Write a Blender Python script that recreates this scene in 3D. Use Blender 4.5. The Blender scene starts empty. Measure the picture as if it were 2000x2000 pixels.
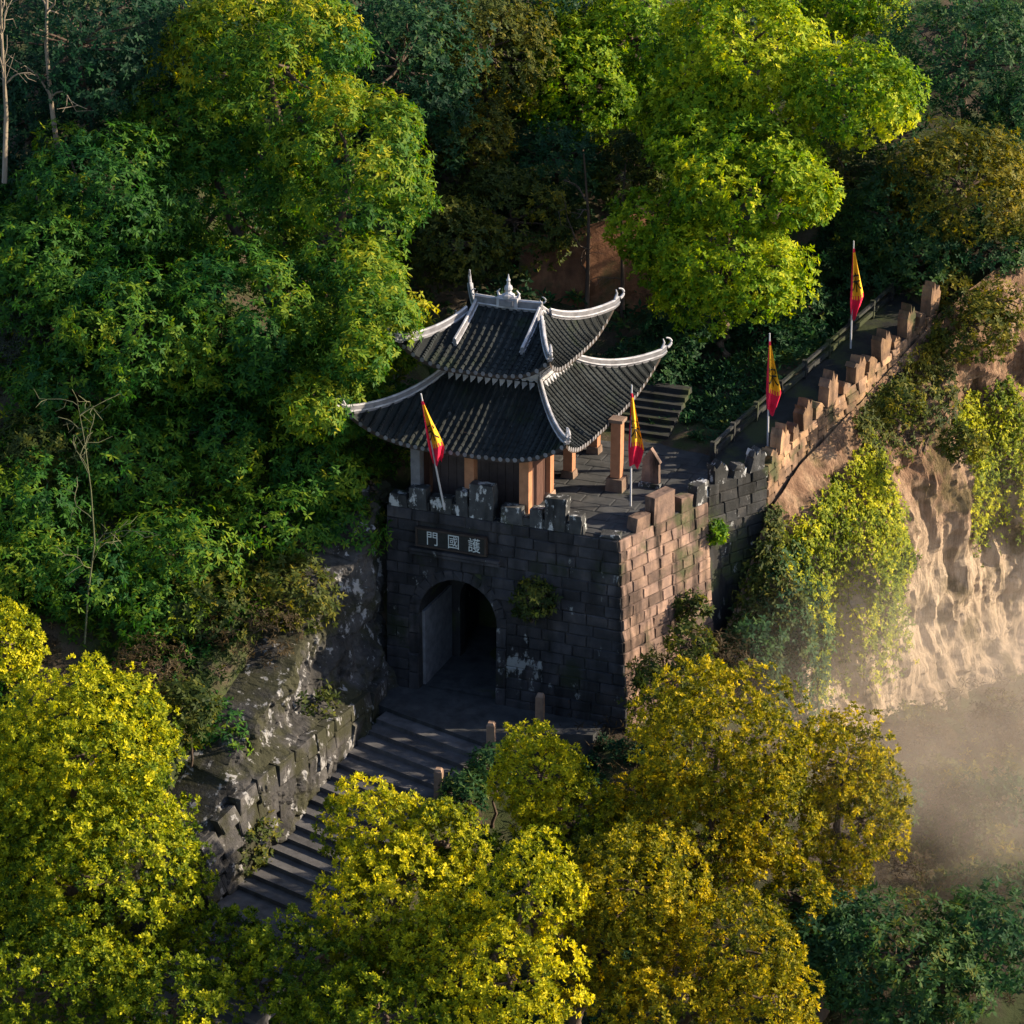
import bpy, math, random
import numpy as np
from mathutils import Vector, Matrix

# ------------------------------------------------------------------ camera, world, sun, exposure
scene = bpy.context.scene
COL = scene.collection
rng = np.random.default_rng(11)
random.seed(5)
PITCH, AZ, FPX = math.radians(22.5), math.radians(22), 5000.0
CAM = np.array([35.209, -86.864, 45.592])
RT = np.array([math.cos(AZ), math.sin(AZ), 0.0])
FW = np.array([-math.sin(AZ)*math.cos(PITCH), math.cos(AZ)*math.cos(PITCH), -math.sin(PITCH)])
UP = np.cross(RT, FW)
cd = bpy.data.cameras.new('camera'); cam = bpy.data.objects.new('camera', cd); COL.objects.link(cam)
cd.sensor_width = 36.0; cd.lens = 36.0*FPX/2000.0; cd.clip_start = 1.0; cd.clip_end = 3000.0
cam.matrix_world = Matrix(((RT[0], UP[0], -FW[0], CAM[0]), (RT[1], UP[1], -FW[1], CAM[1]),
                           (RT[2], UP[2], -FW[2], CAM[2]), (0, 0, 0, 1)))
scene.camera = cam

SUN_EL, SUN_AZ = math.radians(23), math.radians(25)          # azimuth measured from +X towards +Y
sd = np.array([math.cos(SUN_EL)*math.cos(SUN_AZ), math.cos(SUN_EL)*math.sin(SUN_AZ), math.sin(SUN_EL)])
world = bpy.data.worlds.new('World'); scene.world = world; world.use_nodes = True
wn = world.node_tree.nodes; wl = world.node_tree.links
bg = wn['Background']; bg.inputs[1].default_value = 0.105
sky = wn.new('ShaderNodeTexSky'); sky.sky_type = 'NISHITA'; sky.sun_disc = False
sky.sun_elevation = SUN_EL; sky.sun_rotation = math.pi/2 - SUN_AZ
wl.new(sky.outputs[0], bg.inputs[0])
sl = bpy.data.lights.new('sun', 'SUN'); so = bpy.data.objects.new('sun', sl); COL.objects.link(so)
sl.energy = 5.0; sl.angle = math.radians(0.6); sl.color = (1.0, 0.82, 0.56)
so.rotation_euler = Vector(-sd).to_track_quat('-Z', 'Y').to_euler()
scene.view_settings.view_transform = 'Standard'; scene.view_settings.look = 'None'
scene.view_settings.exposure = 1.45; scene.view_settings.gamma = 1.0
scene.view_settings.use_curve_mapping = False
scene.cycles.max_bounces = 6; scene.cycles.transparent_max_bounces = 8
scene.cycles.diffuse_bounces = 3; scene.cycles.volume_bounces = 0

def at(px, py, y):
    """World point seen at photo point (px, py) where it crosses the plane y."""
    r = FW + RT*(px-1000)/FPX - UP*(py-1000)/FPX
    return CAM + r*(y-CAM[1])/r[1]
def mpp(p):
    return float((np.asarray(p)-CAM) @ FW)/FPX

# ------------------------------------------------------------------ helpers
ORG = {}
def thing(name, label, cat, loc=(0, 0, 0), group=None):
    o = bpy.data.objects.new(name, None); COL.objects.link(o)
    o.location = loc; o['label'] = label; o['category'] = cat; o.empty_display_size = 0.2
    if group: o['group'] = group
    ORG[o.name] = np.array(loc, float)
    return o
def tag(o, label=None, cat=None, group=None, kind=None):
    for k, v in (('label', label), ('category', cat), ('group', group), ('kind', kind)):
        if v: o[k] = v
    return o
def place(name, me, parent=None, mw=None, org=None):
    """Link a mesh; mw is its world matrix (identity when the mesh holds world coordinates minus org)."""
    o = bpy.data.objects.new(name, me); COL.objects.link(o)
    porg = ORG[parent.name] if parent is not None else np.zeros(3)
    if parent is not None: o.parent = parent
    if mw is not None:
        o.matrix_local = Matrix.Translation(-Vector(porg)) @ mw
        ORG[o.name] = porg + np.array(o.location)
    else:
        ORG[o.name] = porg if org is None else np.asarray(org, float)
        if org is not None: o.location = Vector(np.asarray(org)-porg)
    return o
def np_mesh(name, V, F, mats, fm=None, smooth=False, tint=None):
    """V (n,3); F list of faces or (m,k) array."""
    me = bpy.data.meshes.new(name)
    V = np.asarray(V, np.float32)
    if isinstance(F, np.ndarray):
        m, k = F.shape
        me.vertices.add(len(V)); me.vertices.foreach_set('co', V.ravel())
        me.loops.add(m*k); me.loops.foreach_set('vertex_index', F.astype(np.int32).ravel())
        me.polygons.add(m)
        me.polygons.foreach_set('loop_start', np.arange(0, m*k, k, dtype=np.int32))
        me.update(calc_edges=True)
    else:
        me.from_pydata(V.tolist(), [], F); me.update()
    for mt in mats: me.materials.append(mt)
    if fm is not None: me.polygons.foreach_set('material_index', np.asarray(fm, np.int32))
    me.polygons.foreach_set('use_smooth', np.full(len(me.polygons), bool(smooth)))
    if tint is not None:
        a = me.attributes.new('tint', 'FLOAT', 'FACE'); a.data.foreach_set('value', np.asarray(tint, np.float32))
    return me
class MB:
    def __init__(s): s.v = []; s.f = []; s.m = []
    def add(s, V, F, m=0):
        b = len(s.v); s.v += [tuple(map(float, p)) for p in V]
        for f in F: s.f.append([b+i for i in f]); s.m.append(m)
        return s
    def hexa(s, P, m=0):      # 8 corners: bottom 4 ccw, top 4
        return s.add(P, [(3, 2, 1, 0), (4, 5, 6, 7), (0, 1, 5, 4), (1, 2, 6, 5), (2, 3, 7, 6), (3, 0, 4, 7)], m)
    def box(s, c, d, rz=0, m=0, taper=0, jit=0):
        ca, sa = math.cos(rz), math.sin(rz); P = []
        for k, z in ((0, -d[2]/2), (1, d[2]/2)):
            t = 1-taper*k
            for x, y in ((-1, -1), (1, -1), (1, 1), (-1, 1)):
                X, Y = x*d[0]/2*t, y*d[1]/2*t
                P.append((c[0]+X*ca-Y*sa+random.uniform(-jit, jit), c[1]+X*sa+Y*ca+random.uniform(-jit, jit), c[2]+z+random.uniform(-jit, jit)))
        return s.hexa(P, m)
    def tube(s, pts, rad, n=6, m=0, cap=True):
        pts = np.asarray(pts, float); k = len(pts)
        rad = np.broadcast_to(rad, (k,)); T = np.gradient(pts, axis=0)
        T /= np.linalg.norm(T, axis=1)[:, None]+1e-9
        V = []; ref = np.array([0, 0, 1.]) if abs(T[0][2]) < .9 else np.array([1., 0, 0])
        for i in range(k):
            a = np.cross(T[i], ref); a /= np.linalg.norm(a)+1e-9; b = np.cross(T[i], a); 
            for j in range(n):
                t = 2*math.pi*j/n; V.append(pts[i]+rad[i]*(a*math.cos(t)+b*math.sin(t)))
        F = [(i*n+j, i*n+(j+1) % n, (i+1)*n+(j+1) % n, (i+1)*n+j) for i in range(k-1) for j in range(n)]
        if cap: F += [tuple(range(n)), tuple((k-1)*n+j for j in reversed(range(n)))]
        return s.add(V, F, m)
    def sweep(s, pts, w, h, m=0):   # upright rectangular bar resting on pts
        pts = np.asarray(pts, float); k = len(pts); T = np.gradient(pts, axis=0)
        V = []
        for i in range(k):
            a = np.array([-T[i][1], T[i][0], 0]); a /= np.linalg.norm(a)+1e-9
            for q, z in ((-1, 0), (1, 0), (1, h), (-1, h)): V.append(pts[i]+a*q*w/2+np.array([0, 0, z]))
        F = [(i*4+j, i*4+(j+1) % 4, (i+1)*4+(j+1) % 4, (i+1)*4+j) for i in range(k-1) for j in range(4)]
        F += [(3, 2, 1, 0), tuple((k-1)*4+j for j in range(4))]
        return s.add(V, F, m)
    def lathe(s, c, prof, n=12, m=0):
        V = [(c[0]+r*math.cos(2*math.pi*j/n), c[1]+r*math.sin(2*math.pi*j/n), c[2]+z) for r, z in prof for j in range(n)]
        k = len(prof)
        F = [(i*n+j, i*n+(j+1) % n, (i+1)*n+(j+1) % n, (i+1)*n+j) for i in range(k-1) for j in range(n)]
        F += [tuple(reversed(range(n))), tuple((k-1)*n+j for j in range(n))]
        return s.add(V, F, m)
    def build(s, name, mats, parent=None, smooth=False):
        if not isinstance(mats, (list, tuple)): mats = [mats]
        if parent is not None: org = ORG[parent.name]
        else:
            v = np.array(s.v); org = np.array([v[:, 0].mean(), v[:, 1].mean(), v[:, 2].min()])
        me = np_mesh(name, np.array(s.v)-org, s.f, mats, s.m, smooth)
        return place(name, me, parent, None, org if parent is None else None)
def vnoise(P, seed=0):
    P = np.asarray(P, float); i = np.floor(P).astype(np.int64); f = P-i; f = f*f*(3-2*f); out = 0
    def h(a): 
        n = (a[:, 0]*73856093) ^ (a[:, 1]*19349663) ^ (a[:, 2]*83492791) ^ (seed*2654435761 & 0xffffffff)
        n = (n ^ (n >> 13))*1274126177 & 0x7fffffff; n = (n ^ (n >> 15))*668265263 & 0x7fffffff
        return (n ^ (n >> 12) & 0x7fffffff)/0x7fffffff
    for dx in (0, 1):
        for dy in (0, 1):
            for dz in (0, 1):
                w = (f[:, 0] if dx else 1-f[:, 0])*(f[:, 1] if dy else 1-f[:, 1])*(f[:, 2] if dz else 1-f[:, 2])
                out = out+w*h(i+np.array([dx, dy, dz]))
    return out*2-1
def fbm(P, sc, o=4, seed=0):
    P = np.asarray(P, float)*sc; r = 0; a = 1
    for k in range(o): r = r+a*vnoise(P, seed+k); P = P*2.03+7.1; a *= .5
    return r

# ------------------------------------------------------------------ materials
def new_mat(name):
    m = bpy.data.materials.new(name); m.use_nodes = True
    nt = m.node_tree; b = nt.nodes['Principled BSDF']; b.inputs['Specular IOR Level'].default_value = 0.25
    return m, nt, b
def ramp(nt, src, stops):
    r = nt.nodes.new('ShaderNodeValToRGB'); e = r.color_ramp.elements
    while len(e) < len(stops): e.new(.5)
    for k, (p, c) in enumerate(stops):
        e[k].position = p; e[k].color = (*c, 1) if not np.isscalar(c) else (c, c, c, 1)
    nt.links.new(src, r.inputs[0]); return r.outputs[0]
def noise(nt, scale, stretch=(1, 1, 1), detail=5, rough=.6):
    g = nt.nodes.new('ShaderNodeNewGeometry'); mp = nt.nodes.new('ShaderNodeMapping'); mp.inputs['Scale'].default_value = stretch
    n = nt.nodes.new('ShaderNodeTexNoise'); n.inputs['Scale'].default_value = scale; n.inputs['Detail'].default_value = detail
    n.inputs['Roughness'].default_value = rough
    nt.links.new(g.outputs['Position'], mp.inputs[0]); nt.links.new(mp.outputs[0], n.inputs[0]); return n.outputs[0]
def mixc(nt, fac, a, b, mode='MIX'):
    m = nt.nodes.new('ShaderNodeMix'); m.data_type = 'RGBA'; m.blend_type = mode
    for sock, v in ((m.inputs[0], fac), (m.inputs[6], a), (m.inputs[7], b)):
        if isinstance(v, (int, float)): sock.default_value = v
        elif isinstance(v, tuple): sock.default_value = (*v, 1)
        else: nt.links.new(v, sock)
    return m.outputs[2]
def bump(nt, b, h, strength=.5, dist=.05):
    n = nt.nodes.new('ShaderNodeBump'); n.inputs['Strength'].default_value = strength; n.inputs['Distance'].default_value = dist
    nt.links.new(h, n.inputs['Height']); nt.links.new(n.outputs[0], b.inputs['Normal'])
def stone_mat(name, c0, c1, c2, streak=.7, lichen=.62, moss=.6, mossc=(.035, .045, .018), lichc=(.42, .42, .40), var=.35, bs=.6, pale=None, spot=None):
    m, nt, b = new_mat(name)
    base = ramp(nt, noise(nt, 1.3), [(.3, c0), (.5, c1), (.72, c2)])
    oi = nt.nodes.new('ShaderNodeObjectInfo')
    base = mixc(nt, 1.0, base, ramp(nt, oi.outputs['Random'], [(0, 1-var), (1, 1+var*.6)]), 'MULTIPLY')
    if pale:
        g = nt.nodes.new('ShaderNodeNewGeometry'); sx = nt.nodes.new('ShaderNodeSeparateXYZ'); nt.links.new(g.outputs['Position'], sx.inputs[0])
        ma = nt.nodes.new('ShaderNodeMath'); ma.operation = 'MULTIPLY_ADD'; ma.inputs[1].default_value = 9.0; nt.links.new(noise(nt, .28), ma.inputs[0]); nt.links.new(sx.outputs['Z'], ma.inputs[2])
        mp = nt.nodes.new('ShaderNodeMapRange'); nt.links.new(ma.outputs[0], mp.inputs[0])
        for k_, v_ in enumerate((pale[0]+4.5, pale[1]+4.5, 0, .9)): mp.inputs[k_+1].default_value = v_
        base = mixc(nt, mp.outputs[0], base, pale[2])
    base = mixc(nt, ramp(nt, noise(nt, 1.1, (1.6, 1.6, .22)), [(.48, 0.), (.66, streak)]), base, tuple(x*.16 for x in c0))
    base = mixc(nt, ramp(nt, noise(nt, .55, detail=7), [(moss-.06, 0.), (moss+.05, .85)]), base, mossc)
    ln = noise(nt, 2.1, (1, 1, .55), 8, .7)
    if spot:
        g = nt.nodes.new('ShaderNodeNewGeometry'); vd = nt.nodes.new('ShaderNodeVectorMath'); vd.operation = 'DISTANCE'; vd.inputs[1].default_value = spot[:3]
        nt.links.new(g.outputs['Position'], vd.inputs[0]); mp = nt.nodes.new('ShaderNodeMapRange'); nt.links.new(vd.outputs['Value'], mp.inputs[0])
        for k_, v_ in enumerate((0, spot[3], .16, 0)): mp.inputs[k_+1].default_value = v_
        ma = nt.nodes.new('ShaderNodeMath'); ma.operation = 'ADD'; nt.links.new(ln, ma.inputs[0]); nt.links.new(mp.outputs[0], ma.inputs[1]); ln = ma.outputs[0]
    base = mixc(nt, ramp(nt, ln, [(lichen, 0.), (lichen+.05, .9)]), base, lichc)
    nt.links.new(base, b.inputs['Base Color']); b.inputs['Roughness'].default_value = .9
    bump(nt, b, noise(nt, 7, detail=8, rough=.7) if not pale else noise(nt, 2.6, (1.3, 1.3, .3), 10, .75), bs, .06 if not pale else .35)
    return m
def plain(name, c, rough=.8, var=.25, scale=4, metal=0, stretch=(1, 1, 1), bs=.15):
    m, nt, b = new_mat(name)
    n = noise(nt, scale, stretch)
    nt.links.new(ramp(nt, n, [(.3, tuple(x*(1-var) for x in c)), (.7, tuple(min(1, x*(1+var)) for x in c))]), b.inputs['Base Color'])
    b.inputs['Roughness'].default_value = rough; b.inputs['Metallic'].default_value = metal
    bump(nt, b, n, bs, .02)
    return m
def leaf_mat(name, stops, trans=.38):
    m, nt, b = new_mat(name)
    a = nt.nodes.new('ShaderNodeAttribute'); a.attribute_name = 'tint'
    col = ramp(nt, a.outputs['Fac'], stops)
    nt.links.new(col, b.inputs['Base Color']); b.inputs['Roughness'].default_value = .6; b.inputs['Specular IOR Level'].default_value = .12
    t = nt.nodes.new('ShaderNodeBsdfTranslucent'); mx = nt.nodes.new('ShaderNodeMixShader'); mx.inputs[0].default_value = trans
    hs = nt.nodes.new('ShaderNodeHueSaturation'); hs.inputs['Value'].default_value = 1.25; hs.inputs['Saturation'].default_value = 1.1
    nt.links.new(col, hs.inputs['Color']); nt.links.new(hs.outputs[0], t.inputs[0])
    nt.links.new(b.outputs[0], mx.inputs[1]); nt.links.new(t.outputs[0], mx.inputs[2])
    nt.links.new(mx.outputs[0], nt.nodes['Material Output'].inputs[0])
    return m
M = {}
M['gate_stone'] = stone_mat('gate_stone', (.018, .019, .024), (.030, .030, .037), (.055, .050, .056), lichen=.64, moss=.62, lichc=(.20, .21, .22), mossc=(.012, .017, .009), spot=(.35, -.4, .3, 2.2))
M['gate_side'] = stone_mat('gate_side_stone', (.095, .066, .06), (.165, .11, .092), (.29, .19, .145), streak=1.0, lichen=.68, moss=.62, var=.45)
M['mortar'] = stone_mat('mortar', (.014, .014, .017), (.020, .020, .024), (.03, .03, .032), bs=.4, lichc=(.15, .15, .15))
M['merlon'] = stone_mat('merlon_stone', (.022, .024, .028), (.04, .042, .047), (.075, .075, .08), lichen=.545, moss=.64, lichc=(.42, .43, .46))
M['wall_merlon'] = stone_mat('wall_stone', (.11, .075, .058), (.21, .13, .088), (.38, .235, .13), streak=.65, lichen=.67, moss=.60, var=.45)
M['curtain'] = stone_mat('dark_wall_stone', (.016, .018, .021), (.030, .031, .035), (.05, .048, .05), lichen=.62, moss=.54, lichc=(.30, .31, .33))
M['curtain2'] = stone_mat('rail_stone', (.018, .02, .022), (.03, .032, .035), (.05, .05, .05), lichen=.72, moss=.55, lichc=(.2, .2, .2))
M['paving'] = stone_mat('paving', (.026, .029, .035), (.038, .041, .048), (.055, .056, .062), streak=.4, lichen=.78, moss=.7, var=.15, bs=.25)
M['dark_paving'] = stone_mat('dark_paving', (.013, .015, .017), (.019, .021, .024), (.028, .03, .032), streak=.4, lichen=.8, moss=.55, bs=.3)
M['step'] = stone_mat('step_stone', (.048, .049, .058), (.072, .072, .083), (.10, .098, .108), streak=.4, lichen=.78, moss=.68, var=.2, bs=.3)
M['post'] = stone_mat('post_stone', (.15, .10, .085), (.22, .15, .115), (.29, .20, .16), streak=.4, lichen=.74, moss=.72)
M['rock'] = stone_mat('grey_rock', (.027, .027, .031), (.05, .049, .053), (.095, .09, .093), lichen=.568, moss=.52, lichc=(.25, .25, .27), mossc=(.025, .026, .012), bs=1)
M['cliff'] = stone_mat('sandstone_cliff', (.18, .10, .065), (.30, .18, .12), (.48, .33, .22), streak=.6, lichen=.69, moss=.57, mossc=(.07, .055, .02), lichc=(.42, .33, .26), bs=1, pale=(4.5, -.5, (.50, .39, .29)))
M['bank'] = stone_mat('earth_bank', (.10, .046, .028), (.15, .07, .04), (.21, .105, .06), streak=.4, lichen=.85, moss=.62, bs=.8)
M['earth'] = stone_mat('earth', (.028, .021, .014), (.045, .034, .024), (.07, .054, .04), streak=.2, lichen=.78, moss=.5, mossc=(.03, .045, .012), bs=1)
M['tile'] = stone_mat('roof_tile', (.008, .011, .013), (.014, .018, .021), (.026, .031, .034), streak=.4, lichen=.66, moss=.62, mossc=(.012, .020, .010), lichc=(.11, .12, .13), var=.45, bs=.3)
M['white'] = plain('white_plaster', (.31, .31, .35), .8, .45, 2.2)
M['plaster'] = plain('grey_plaster', (.13, .13, .15), .8, .3, 3)
M['wood'] = plain('red_brown_wood', (.065, .032, .026), .65, .35, 3, stretch=(6, 6, .6))
M['column'] = plain('column_paint', (.30, .14, .08), .6, .2, 3)
M['darkwood'] = plain('dark_wood', (.03, .022, .02), .7, .3, 3)
M['infill'] = plain('infill_board', (.06, .045, .046), .8, .25, 2)
M['sign'] = plain('sign_board', (.012, .014, .017), .5, .3, 4)
M['letter'] = plain('letter_white', (.42, .45, .47), .6, .1, 4)
M['pole'] = plain('pole_metal', (.40, .40, .44), .4, .1, 3)
M['flag_y'] = plain('flag_yellow', (.70, .34, .015), .8, .15, 5)
M['flag_r'] = plain('flag_red', (.55, .012, .05), .8, .2, 5)
M['ink'] = plain('flag_ink', (.01, .01, .01), .8, .1, 5)
M['bark'] = plain('bark', (.07, .05, .04), .9, .4, 3, stretch=(3, 3, .6), bs=.6)
M['stem'] = plain('sapling_stem', (.085, .09, .05), .9, .3, 3)
M['palebark'] = plain('pale_bark', (.17, .14, .11), .9, .3, 3, stretch=(3, 3, .6), bs=.5)
LEAF = {
    'gold':  leaf_mat('leaf_gold',  [(0, (.040, .055, .007)), (.32, (.15, .15, .009)), (.62, (.40, .31, .013)), (1, (.72, .52, .022))], .42),
    'lemon': leaf_mat('leaf_lemon', [(0, (.040, .065, .008)), (.32, (.15, .18, .010)), (.62, (.42, .39, .014)), (1, (.76, .62, .022))], .42),
    'camph': leaf_mat('leaf_camphor', [(0, (.026, .060, .007)), (.32, (.115, .16, .009)), (.62, (.32, .33, .013)), (1, (.64, .56, .02))], .42),
    'lime':  leaf_mat('leaf_lime',  [(0, (.018, .060, .006)), (.3, (.085, .18, .009)), (.6, (.25, .32, .012)), (1, (.60, .55, .02))], .42),
    'broad': leaf_mat('leaf_broad', [(0, (.010, .052, .014)), (.35, (.040, .118, .014)), (.65, (.135, .20, .014)), (1, (.40, .35, .018))], .42),
    'dark':  leaf_mat('leaf_dark',  [(0, (.006, .028, .016)), (.5, (.020, .062, .026)), (.85, (.05, .10, .025)), (1, (.10, .11, .02))]),
    'olive': leaf_mat('leaf_olive', [(0, (.014, .030, .010)), (.4, (.052, .070, .014)), (.8, (.17, .145, .015)), (1, (.34, .24, .018))]),
    'grey':  leaf_mat('leaf_grey',  [(0, (.03, .04, .03)), (.5, (.065, .075, .06)), (1, (.13, .13, .11))]),
    'dry':   leaf_mat('leaf_dry',   [(0, (.022, .018, .012)), (.5, (.055, .04, .022)), (1, (.12, .085, .035))]),
}

# ------------------------------------------------------------------ ground heights
def rbf(pts):
    pts = np.array(pts, float); XY, Z = pts[:, :2], pts[:, 2]; mu = Z.mean()
    A = np.linalg.norm(XY[:, None]-XY[None], axis=2)+np.eye(len(Z))*.3
    w = np.linalg.solve(A, Z-mu)
    def f(x, y):
        P = np.stack([np.ravel(x), np.ravel(y)], 1)
        return (mu+np.linalg.norm(P[:, None]-XY[None], axis=2) @ w).reshape(np.shape(x))
    return f
WALL = [(6.56, 5.07), (8.35, 7.65), (8.85, 10.4), (9.6, 13.0), (10.4, 15.3), (11.2, 17.7), (12.1, 20.6)]
def path_z(y): return np.interp(y, [0, 6, 8, 11, 15, 20, 26, 34], [6.2, 6.2, 6.45, 7.0, 8.1, 9.5, 10.9, 12.5])
HI = [(-5, 1, 6.0), (0, 1, 5.9), (4, 1, 5.9), (-5, 5, 6.1), (0, 5, 5.9), (5, 5, 5.9), (0, 9, 6.0), (5, 9, 6.1),
      (-5.9, 0.3, 6.6), (-6.4, -2, 5.0), (-6.9, -5, 3.6), (-7.4, -9, 1.9), (-8, -12, .2), (-8.6, -15, -2.4), (-10, -19, -5), (-14, -24, -7), (-25, -32, -8),
      (-9, -1, 7.4), (-10.5, -5, 5.6), (-12, -9, 3.2), (-13, -13, .6), (-16, -16, -1), (-22, -18, 1), (-35, -25, 2),
      (-10, 4, 8.6), (-16, 0, 9.5), (-22, -6, 9), (-30, -10, 10), (-20, 8, 14.5), (-30, 5, 16), (-45, 0, 20),
      (-8, 12, 8.6), (-12, 18, 13), (-5, 19, 9.8), (-2, 23, 11), (1, 15, 7.4), (2.5, 20, 8.6), (3, 26, 10.5), (-25, 22, 20), (-12, 30, 19), (0, 34, 14.5), (8, 34, 13),
      (-40, 30, 27), (-20, 45, 28), (0, 50, 23), (18, 48, 18), (40, 60, 22), (-60, 60, 44), (-20, 80, 44), (20, 90, 38), (70, 100, 32), (0, 140, 60), (-90, 20, 40), (-90, -60, 6), (90, 140, 45)]
for (x, y) in WALL[1:]:
    for dx in (-.2, -1.6, -3): HI.append((x+dx, y, float(path_z(y))-.15))
HI += [(13.6, 24, 11), (16, 28, 12.2), (20, 32, 12.6), (30, 42, 13)]
LO = [(-1.7, -.5, -1.95), (3, -1.2, -2.1), (-4.2, -2, -2.1), (-2.3, -6, -3.3), (-4.2, -8, -3.7), (-3, -11, -5), (-5, -13, -5.2), (-6, -17, -6.6), (-8, -21, -8.2),
      (5.6, -1, -1.9), (7.4, 2, -2.2), (8.6, 4.5, -2.4), (2.6, -4, -4.2), (2, -8, -6.6), (6, -6, -6.4), (1.5, -13, -8.8), (-1, -19, -10.5), (10, -6, -7.2), (10, -14, -9.5),
      (11, 5, -4.2), (12.5, 9, -5), (14, 14, -5.4), (15, 20, -5.6), (17, 30, -5.6), (22, 34, -5), (30, 44, -4), (19, 0, -6.6), (18, -8, -7.8), (26, 12, -7.5), (26, -4, -8.6),
      (-10, -26, -12), (3, -28, -13), (18, -24, -12), (32, -20, -13), (-25, -38, -14), (0, -50, -18), (45, 10, -11), (60, 40, -10), (60, -30, -18), (20, -60, -24), (-60, -70, -20), (90, 90, -6), (100, -60, -26)]
BOUND = np.array([(-120, -75), (-30, -40), (-12, -25), (-9.6, -18.5), (-8.3, -13), (-7.7, -8), (-7.1, -3), (-6.4, -.6), (-5.2, .9), (-4.4, 1.1), (-4.4, 6.4), (5.9, 6.4), (7.9, 7.9), (8.4, 10.5), (9.2, 13.1),
                  (10.0, 15.5), (10.8, 17.9), (11.7, 20.8), (13.2, 24.4), (16.5, 29), (24, 36), (40, 48), (160, 140)], float)
def sdist(x, y):
    P = np.stack([np.ravel(x), np.ravel(y)], 1); best = np.full(len(P), 1e9); sg = np.zeros(len(P))
    for a, b in zip(BOUND[:-1], BOUND[1:]):
        ab = b-a; t = np.clip((P-a) @ ab/(ab @ ab), 0, 1); q = a+t[:, None]*ab; d = np.linalg.norm(P-q, axis=1)
        c = ab[0]*(P-a)[:, 1]-ab[1]*(P-a)[:, 0]
        k = d < best-1e-9; best[k] = d[k]; sg[k] = np.sign(c[k])
    return (best*sg).reshape(np.shape(x))
fh, fl = rbf(HI), rbf(LO)
def ground(x, y, rough=True):
    x = np.asarray(x, float); y = np.asarray(y, float); d = sdist(x, y)
    t = np.clip((d+.1)/.7, 0, 1); t = t*t*(3-2*t)
    z = fl(x, y)*(1-t)+fh(x, y)*t
    if rough:
        P = np.stack([x.ravel(), y.ravel(), np.zeros(x.size)], 1)
        n = fbm(P, .35, 4, 3).reshape(x.shape)*.45
        calm = np.exp(-((x-.5)**2/40+(y-5)**2/45))+(np.abs(d) < 3.2)*(y > 5)*.9+(d < 0)*(np.hypot(x+2.5, y+4) < 6)*.8
        z = z+n*np.clip(1-calm, 0, 1)
    return z
def G(x, y): return float(ground(np.array([x]), np.array([y]))[0])
def seat(px, py, h):
    """Point on the view ray of a photo point that stands h above the ground."""
    r = FW + RT*(px-1000)/FPX - UP*(py-1000)/FPX; t = np.arange(50, 260, .35); P = CAM+r*t[:, None]
    k = np.nonzero(P[:, 2]-ground(P[:, 0], P[:, 1], False) < h)[0]
    return P[k[0]] if len(k) else P[-1]
ax = np.concatenate([[-400, -250, -160, -110, -80, -60], np.arange(-50, 40, .55), [42, 46, 52, 60, 75, 100, 150, 250, 400]])
ay = np.concatenate([[-300, -180, -120, -80, -60, -45], np.arange(-38, 62, .55), [64, 68, 74, 82, 95, 120, 160, 250, 400]])
X, Y = np.meshgrid(ax, ay); Z = ground(np.clip(X, -100, 100), np.clip(Y, -80, 145))
nx, ny = len(ax), len(ay)
idx = np.arange(nx*ny).reshape(ny, nx)
F = np.stack([idx[:-1, :-1].ravel(), idx[:-1, 1:].ravel(), idx[1:, 1:].ravel(), idx[1:, :-1].ravel()], 1)
tag(place('ground', np_mesh('ground', np.stack([X.ravel(), Y.ravel(), Z.ravel()], 1), F, [M['earth']], smooth=True)), kind='structure')

# ------------------------------------------------------------------ stone blocks with shared meshes
def block_meshes(mat, n=6, seed=1):
    r = random.Random(seed); out = []
    for k in range(n):
        c = .045; P = []
        for (y, e) in ((-.5, 0.0), (.38, 0.0), (.5, c)):      # y is outward; back, shoulder, chamfered face
            for x, z in ((-1, -1), (1, -1), (1, 1), (-1, 1)):
                P.append((x*(.5-e)+r.uniform(-.012, .012), y+(r.uniform(-.13, .13) if y > .45 else 0), z*(.5-e*1.6)+r.uniform(-.02, .02)))
        Fc = [(0, 1, 2, 3), (8, 11, 10, 9)]
        for a in (0, 4):
            Fc += [(a+i, a+4+i, a+4+(i+1) % 4, a+(i+1) % 4) for i in range(4)]
        me = np_mesh('block', P, Fc, [mat]); out.append(me)
    return out
def lay(parent, meshes, o, u, n, up, L, H, depth, name='stone', proud=.03):
    """One block: o = centre of its outer face, u along, n outward, up upward."""
    me = random.choice(meshes); pr = random.uniform(-.02, proud)
    c = np.asarray(o)+np.asarray(n)*(pr-depth/2)
    mw = Matrix(((u[0]*L, n[0]*depth, up[0]*H, c[0]), (u[1]*L, n[1]*depth, up[1]*H, c[1]), (u[2]*L, n[2]*depth, up[2]*H, c[2]), (0, 0, 0, 1)))
    if random.random() < .5:
        mw = mw @ Matrix.Diagonal((-1, 1, -1, 1))
    return place(name, me, parent, mw)
def unit(v): v = np.asarray(v, float); return v/np.linalg.norm(v)

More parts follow.
